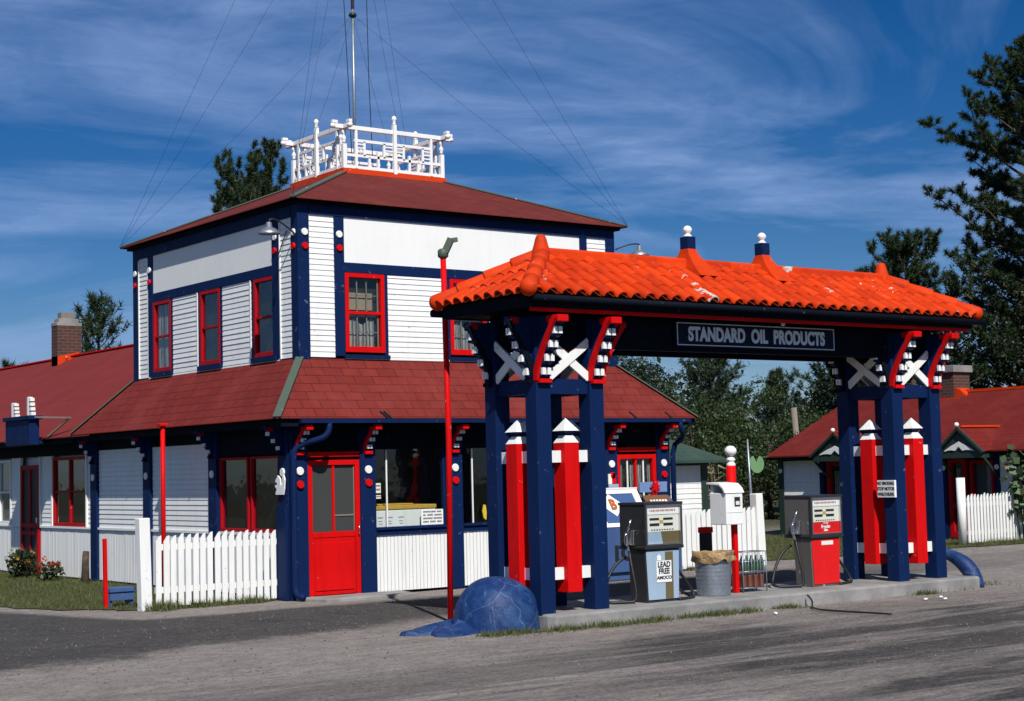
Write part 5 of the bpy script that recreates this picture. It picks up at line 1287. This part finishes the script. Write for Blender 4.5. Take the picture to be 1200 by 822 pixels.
pine('pointed spruce in the gap under the sign, nearest the right tower', (44.2, 39.5), 7.2, .08, 2.4, 90, 32, mat=SPRUCE, nper=26, nl_len=.22, nw=.03, tuft_gap=.22, prof=lambda t: (1-t)**.6, upturn=.5, dense=1.4, group='trees behind the station', name='spruce_tree')
pine('slim spruce between the two larger spruces under the sign', (42.5, 41.0), 4.9, .08, 1.5, 60, 33, mat=SPRUCE, nper=24, nl_len=.2, nw=.03, tuft_gap=.22, prof=cone, upturn=.5, dense=1.3, group='trees behind the station', name='spruce_tree')
broad('rounded leafy tree behind the right slope of the porch roof', (35.4, 42.0), 6.0, 2.3, 41, LEAFD, 90, 260, .11, .15, 'trees behind the station')
broad('leafy tree low behind the green roofed shed', (34.5, 37.0), 3.9, 2.2, 42, LEAF, 70, 260, .10, .1, 'trees behind the station')
broad('dense leafy tree left of the red roofed house', (37.0, 36.2), 4.0, 2.3, 43, LEAF, 80, 260, .10, .06, 'trees behind the station')
broad('leafy tree behind the roof end of the red roofed house', (43.0, 37.0), 5.9, 2.2, 44, LEAFD, 80, 260, .11, .1, 'trees behind the station')
broad('leafy tree standing between the tallest pine and the canopy', (46.8, 33.6), 8.6, 3.6, 45, LEAFD, 90, 240, .13, .12, 'trees behind the red roofed house')
broad('broad leafy tree filling the right edge behind the red roof', (47.8, 27.6), 9.6, 4.2, 46, LEAF, 110, 240, .14, .12, 'trees behind the red roofed house')
broad('wide shadowy leafy tree directly behind the brick chimney of the right house', (43.5, 30.8), 6.4, 3.0, 47, LEAFD, 80, 240, .12, .1, 'trees behind the red roofed house')
# ---- bushes
for i, (x, y, h, r_, lab) in enumerate(((24.6, 29.0, 2.3, 1.1, 'dark bush behind the finial post of the picket fence'), (26.9, 31.5, 2.6, 1.5, 'dark bush left of the red roofed house corner'), (29.2, 32.8, 3.0, 1.7, 'dark bush between the shed and the red roofed house, farthest back'), (24.2, 32.5, 3.0, 1.5, 'dark bush just right of the green shed roof'))):
    broad(lab, (x, y), h, r_, 60+i, LEAFD, 40, 150, .10, .0, 'bushes by the shed', 'bush', 'bush')
# far wood as one mass
def wood():
    global rng
    rng = np.random.default_rng(77); Cs = []
    for k in range(520):
        a = rng.uniform(R(-5), R(80)); d_ = rng.uniform(58, 90); z = rng.uniform(0, 1)**.8*(4.2+1.8*math.sin(a*9)+rng.uniform(-.8, .8))
        Cs.append((d_*math.cos(a), d_*math.sin(a), z))
    C = np.array(Cs); Q = np.repeat(C, 60, 0); d = unit(rng.normal(size=(len(Q), 3))); P = Q+d*rng.uniform(.3, 1.0, (len(Q), 1))*np.array([1.6, 1.6, 1.0])
    P[:, 2] = np.maximum(P[:, 2], .05)
    V, F = leaves(P, unit(d+rng.normal(size=d.shape)*.5+np.array([0, 0, .4])), .40*rng.uniform(.6, 1.2, len(P)))
    o = mesh_np('woodland', V, F, LEAFD, None, 4); o['kind'] = 'stuff'
wood()
# ---- dry stalks by the house corner
def stalks(name, label, cat, base, n, h, mat, spread, leaf=True):
    global rng
    rng = np.random.default_rng(n+int(h*10)); T = thing(name, label, cat, (*base, 0))
    m = MB(); PC = []
    for k in range(n):
        x, y = base[0]+rng.uniform(-spread, spread), base[1]+rng.uniform(-spread, spread)*.6; hh = h*rng.uniform(.6, 1.1)
        a = Vector((x, y, 0)); b = Vector((x+rng.uniform(-.15, .15), y+rng.uniform(-.15, .15), hh)); m.tube([a, a.lerp(b, .5)+Vector((.03, 0, 0)), b], [.012, .01, .004], 5)
        for q in range(16): PC.append(a.lerp(b, rng.uniform(.1, 1)))
    m.build('stems', mat, T)
    P = np.array([tuple(p) for p in PC]); D = unit(rng.normal(size=(len(P), 3))*np.array([1, 1, .6])+np.array([0, 0, -.2]))
    V, F = blades(P, D, rng.uniform(.15, .4, len(P)), np.full(len(P), .05)); mesh_np('dry_leaves', V, F, mat, T, 3); return T
stalks('dry_stalk_plant', 'clump of dry brown stalks at the corner of the red roofed house', 'plant', (27.3, 28.6), 22, 1.75, DRYM, .75)
# ---- flowers by the wing door, vine at the right edge
def flowerbed(name, label, base, h, r_, leafm, petal, np_, nf, pf):
    global rng
    rng = np.random.default_rng(int(base[1]*10)); T = thing(name, label, 'plant', (*base, 0))
    m = MB()
    for k in range(14):
        a = rng.uniform(0, 6.28); rr = r_*rng.uniform(.2, .9); m.tube([(base[0], base[1], 0), (base[0]+rr*math.cos(a), base[1]+rr*math.sin(a), h*rng.uniform(.5, .95))], .006, 4)
    m.build('stem', LEAFD, T)
    d = unit(rng.normal(size=(np_, 3))); P = np.array([*base, h*.45])+d*rng.uniform(.1, 1, (np_, 1))**.5*np.array([r_, r_, h*.5]); P[:, 2] = np.maximum(P[:, 2], .02)
    V, F = leaves(P, unit(rng.normal(size=(np_, 3))+np.array([0, 0, .5])), .10*rng.uniform(.6, 1.3, np_)); mesh_np('leaves', V, F, leafm, T, 4)
    V, F = [], []
    d = unit(rng.normal(size=(nf, 3))*np.array([1, 1, .5])+np.array([-.4, -.4, .5])); C = np.array([*base, h*.5])+d*np.array([r_, r_, h*.55])
    Q = np.repeat(C, 14, 0); P = Q+rng.normal(size=Q.shape)*.025
    V, F = leaves(P, unit(rng.normal(size=Q.shape)), np.full(len(P), pf)); mesh_np('flowers', V, F, petal, T, 4)
flowerbed('flowering_bush', 'dark leafy bush with a few yellow flowers beside the wing door', (10.50, 28.65), .56, .28, LEAFD, PETALY, 420, 6, .04)
flowerbed('flowering_plant', 'red flowering plant under the red framed wing window', (10.55, 27.5), .36, .26, LEAF, PETALR, 150, 5, .05)
def vine():
    global rng
    rng = np.random.default_rng(5); T = thing('vine', 'broad-leaved vine with red blooms at the right edge of the photo', 'plant', (27.5, 19.5, 0))
    m = MB(); PC = []
    for k in range(4):
        y = 20.42+rng.uniform(-.12, .1); a = Vector((28.1+rng.uniform(-.1, .1), y, 0)); b = Vector((28.08+rng.uniform(-.15, .15), y+rng.uniform(-.1, .2), 2.05*rng.uniform(.75, 1))); m.tube([a, a.lerp(b, .5)+Vector((0, .06, 0)), b], .012, 5)
        for q in range(34): PC.append(a.lerp(b, rng.uniform(.25, 1)**.7))
    m.build('stem', LEAFD, T)
    P = np.array([tuple(p) for p in PC])+rng.normal(size=(len(PC), 3))*.12
    V, F = leaves(P, unit(rng.normal(size=P.shape)*.6+np.array([-.5, -.5, .5])), .19*rng.uniform(.6, 1.2, len(P)), .85); mesh_np('leaves', V, F, leafmat('vine_leaves', (.05, .10, .04), (.13, .20, .09), .2), T, 4)
    C = P[::17]; Q = np.repeat(C, 12, 0)+rng.normal(size=(len(C)*12, 3))*.04; V, F = leaves(Q, unit(rng.normal(size=Q.shape)), np.full(len(Q), .07)); mesh_np('flowers', V, F, PETALR, T, 4)
vine()
# ---- grass as stuff
def in_poly(x, y, poly):
    c = np.zeros(len(x), bool); n = len(poly)
    for i in range(n):
        (x0, y0), (x1, y1) = poly[i], poly[(i+1) % n]
        t = ((y0 > y) != (y1 > y)) & (x < (x1-x0)*(y-y0)/((y1-y0) if y1 != y0 else 1e-9)+x0); c ^= t
    return c
def clumpy(x, y, sc, th):
    return np.array([mnoise.noise(Vector((a*sc, b*sc*.4, 0))) for a, b in zip(x, y)]) > th
def grass():
    global rng
    rng = np.random.default_rng(3); Cs = []; Ls = []
    def put(x, y, l): Cs.append(np.stack([x, y, np.full(len(x), -.01)], 1)); Ls.append(l)
    for poly, n, bx in ((LAWN_L, 52000, (7.0, 11, 20, 34)), (LAWN_R, 30000, (20.2, 28.3, 20.2, 28))):
        x = rng.uniform(bx[0], bx[1], n); y = rng.uniform(bx[2], bx[3], n); k = in_poly(x, y, poly)
        nz = np.array([mnoise.noise(Vector((a*1.1, b*1.1, 2))) for a, b in zip(x, y)]); k &= nz > rng.uniform(-.8, .15, n)
        put(x[k], y[k], rng.uniform(.04, .10, k.sum()))
    def strip(x0, x1, y0, y1, n, l0, l1, th=-.05, sc=2.5):
        n = int(n*1.5); x = rng.uniform(x0, x1, n); y = y0+(y1-y0)*np.abs(rng.normal(0, .45, n)); e_ = np.minimum(x-x0, x1-x)/max(.3, (x1-x0)*.12); k = clumpy(x, y, sc, th+rng.uniform(-.3, .4, n)) & (rng.uniform(0, 1, n) < e_); put(x[k], y[k], rng.uniform(l0, l1, k.sum()))
    strip(10.5, 13.9, 13.80, 13.60, 2600, .02, .10, -.05); strip(13.9, 14.5, 13.78, 13.6, 500, .03, .08, 0); strip(16.4, 18.2, 13.76, 13.6, 900, .03, .10, .05)
    strip(9.0, 10.95, 20.06, 19.86, 1800, .04, .16, -.1, 3); strip(9.85, 10.6, 13.95, 13.7, 1200, .03, .09, -.2); strip(8.9, 9.4, 20.1, 19.75, 900, .05, .2, -.3)
    strip(26.3, 28.2, 20.6, 20.2, 1600, .05, .18, -.3); strip(18, 20.1, 19.86, 19.75, 700, .04, .15, -.1); strip(18.0, 18.9, 14.3, 13.9, 500, .03, .1, 0)
    C = np.concatenate(Cs); L = np.concatenate(Ls); D = unit(rng.normal(size=C.shape)*np.array([.45, .45, .1])+np.array([0, 0, .8]))
    V, F = blades(C, D, L, np.full(len(C), .011)); o = mesh_np('grass', V, F, GRASSM, None, 3); o['kind'] = 'stuff'
grass()
def pebbles():
    global rng
    rng = np.random.default_rng(8); n = 5200; x = rng.uniform(5, 19, n); y = rng.uniform(8.5, 19.0, n); k = ~((x > 10.7) & (x < 18.1) & (y > 13.7) & (y < 15.3)); x, y = x[k], y[k]; n = len(x)
    s = .005+.010*rng.uniform(0, 1, n)**3; base = np.array([(1, 0, 0), (-1, 0, 0), (0, 1, 0), (0, -1, 0), (0, 0, .8), (0, 0, -.6)])
    V = (np.stack([x, y, s*.3-.008], 1)[:, None, :]+base[None]*s[:, None, None]*rng.uniform(.6, 1.3, (n, 6, 1))).reshape(-1, 3)
    f = np.array([(0, 2, 4), (2, 1, 4), (1, 3, 4), (3, 0, 4), (2, 0, 5), (1, 2, 5), (3, 1, 5), (0, 3, 5)]); F = (np.arange(n)[:, None, None]*6+f[None]).reshape(-1, 3)
    o = mesh_np('gravel', V, F, blotch('pebble_stone', (.10, .088, .08), (.30, .27, .25), 14), None, 3); o['kind'] = 'stuff'
pebbles()
for (x, y) in ((13.52, 13.2), (16.0, 13.1), (16.35, 13.15), (16.18, 12.95)):
    m = MB(); m.ball((x, y, .012), .026, 8, .6); o = m.build('litter_scrap', WHITE); bumpy(o, .01, 30, x); tag(o, 'scrap of white litter on the gravel in front of the island', 'litter', 'litter scraps on the gravel')

# ================================================================== sky, sun, camera
EL, AZ = 46.5, 22.6
S = Vector((-math.sin(R(AZ))*math.cos(R(EL)), -math.cos(R(AZ))*math.cos(R(EL)), math.sin(R(EL))))
W = bpy.data.worlds.new('World'); SC.world = W; W.use_nodes = True
t = W.node_tree; t.nodes.clear()
def wn(typ, ins=None, **kw):
    nd = t.nodes.new('ShaderNode'+typ)
    for k, v in kw.items(): setattr(nd, k, v)
    for k, v in (ins or {}).items():
        if isinstance(v, bpy.types.NodeSocket): t.links.new(v, nd.inputs[k])
        else: nd.inputs[k].default_value = v
    return nd
sky = wn('TexSky', sky_type='NISHITA', sun_disc=False, sun_elevation=R(EL), sun_rotation=R(180+AZ), altitude=350, air_density=.85, dust_density=.5, ozone_density=5.0)
gen = wn('TexCoord').outputs['Generated']
# thin streaky cirrus in the sky dome
sepv = wn('SeparateXYZ', {0: gen}); zz = wn('Math', {0: sepv.outputs[2], 1: .12}, operation='ADD').outputs[0]
px = wn('Math', {0: sepv.outputs[0], 1: zz}, operation='DIVIDE').outputs[0]; py = wn('Math', {0: sepv.outputs[1], 1: zz}, operation='DIVIDE').outputs[0]
cv = wn('CombineXYZ', {0: px, 1: py, 2: 0.0}).outputs[0]
cv = wn('Mapping', {'Vector': cv, 'Rotation': (0, 0, R(28))}).outputs[0]
mp = wn('Mapping', {'Vector': cv, 'Scale': (.66, .85, 1), 'Location': (3.1, 2.2, 0)}).outputs[0]
n1 = wn('TexNoise', {'Vector': mp, 'Scale': 1.15, 'Detail': 9.0, 'Roughness': .57, 'Distortion': 1.0}).outputs[0]
mp2 = wn('Mapping', {'Vector': cv, 'Rotation': (0, 0, R(14)), 'Scale': (1.7, 2.3, 1)}).outputs[0]
n2 = wn('TexNoise', {'Vector': mp2, 'Scale': 2.6, 'Detail': 10.0, 'Roughness': .68, 'Distortion': 1.6}).outputs[0]
r1 = wn('MapRange', {0: n1, 1: .43, 2: .70, 3: 0.0, 4: 1.0}).outputs[0]
cl = wn('Math', {0: r1, 1: wn('MapRange', {0: n2, 1: .30, 2: .70, 3: .55, 4: 1.0}).outputs[0]}, operation='MULTIPLY').outputs[0]
cl = wn('Math', {0: cl, 1: .86}, operation='MULTIPLY', use_clamp=True).outputs[0]
hs = wn('HueSaturation', {'Hue': .509, 'Saturation': 1.36, 'Value': 1.12, 'Color': sky.outputs[0]}).outputs[0]
mx = wn('Mix', data_type='RGBA'); t.links.new(cl, mx.inputs[0]); t.links.new(hs, mx.inputs[6]); mx.inputs[7].default_value = (5.4, 7.9, 13.6, 1)
bg = wn('Background', {'Color': mx.outputs[2], 'Strength': .056}); t.links.new(bg.outputs[0], wn('OutputWorld').inputs[0])
ld = bpy.data.lights.new('sun', 'SUN'); ld.energy = 5.0; ld.angle = R(.5); ld.color = (1, .97, .92)
lo = bpy.data.objects.new('sun', ld); COL.objects.link(lo); lo.rotation_euler = S.to_track_quat('Z', 'Y').to_euler()
cd = bpy.data.cameras.new('camera'); cam = bpy.data.objects.new('camera', cd); COL.objects.link(cam); SC.camera = cam
yaw, pitch, roll = R(53.159), R(4.171), R(-1.405)
d = Vector((math.cos(yaw)*math.cos(pitch), math.sin(yaw)*math.cos(pitch), math.sin(pitch)))
r_ = d.cross(Vector((0, 0, 1))).normalized(); u_ = r_.cross(d)
r2 = r_*math.cos(roll)+u_*math.sin(roll); u2 = -r_*math.sin(roll)+u_*math.cos(roll)
M = Matrix((r2, u2, -d)).transposed().to_4x4(); M.translation = (0, 0, CAMZ); cam.matrix_world = M
cd.sensor_width = 36; cd.lens = 1919.25/1200*36; cd.clip_start = .1; cd.clip_end = 2000
vs_ = SC.view_settings; vs_.view_transform = 'Standard'; vs_.look = 'None'; vs_.exposure = 0; vs_.gamma = 1; vs_.use_curve_mapping = False
SC.display_settings.display_device = 'sRGB'
SC.cycles.use_denoising = True; SC.cycles.max_bounces = 8; SC.cycles.diffuse_bounces = 1; SC.cycles.transparent_max_bounces = 24
try: SC.cycles.denoiser = 'OPENIMAGEDENOISE'
except Exception: pass
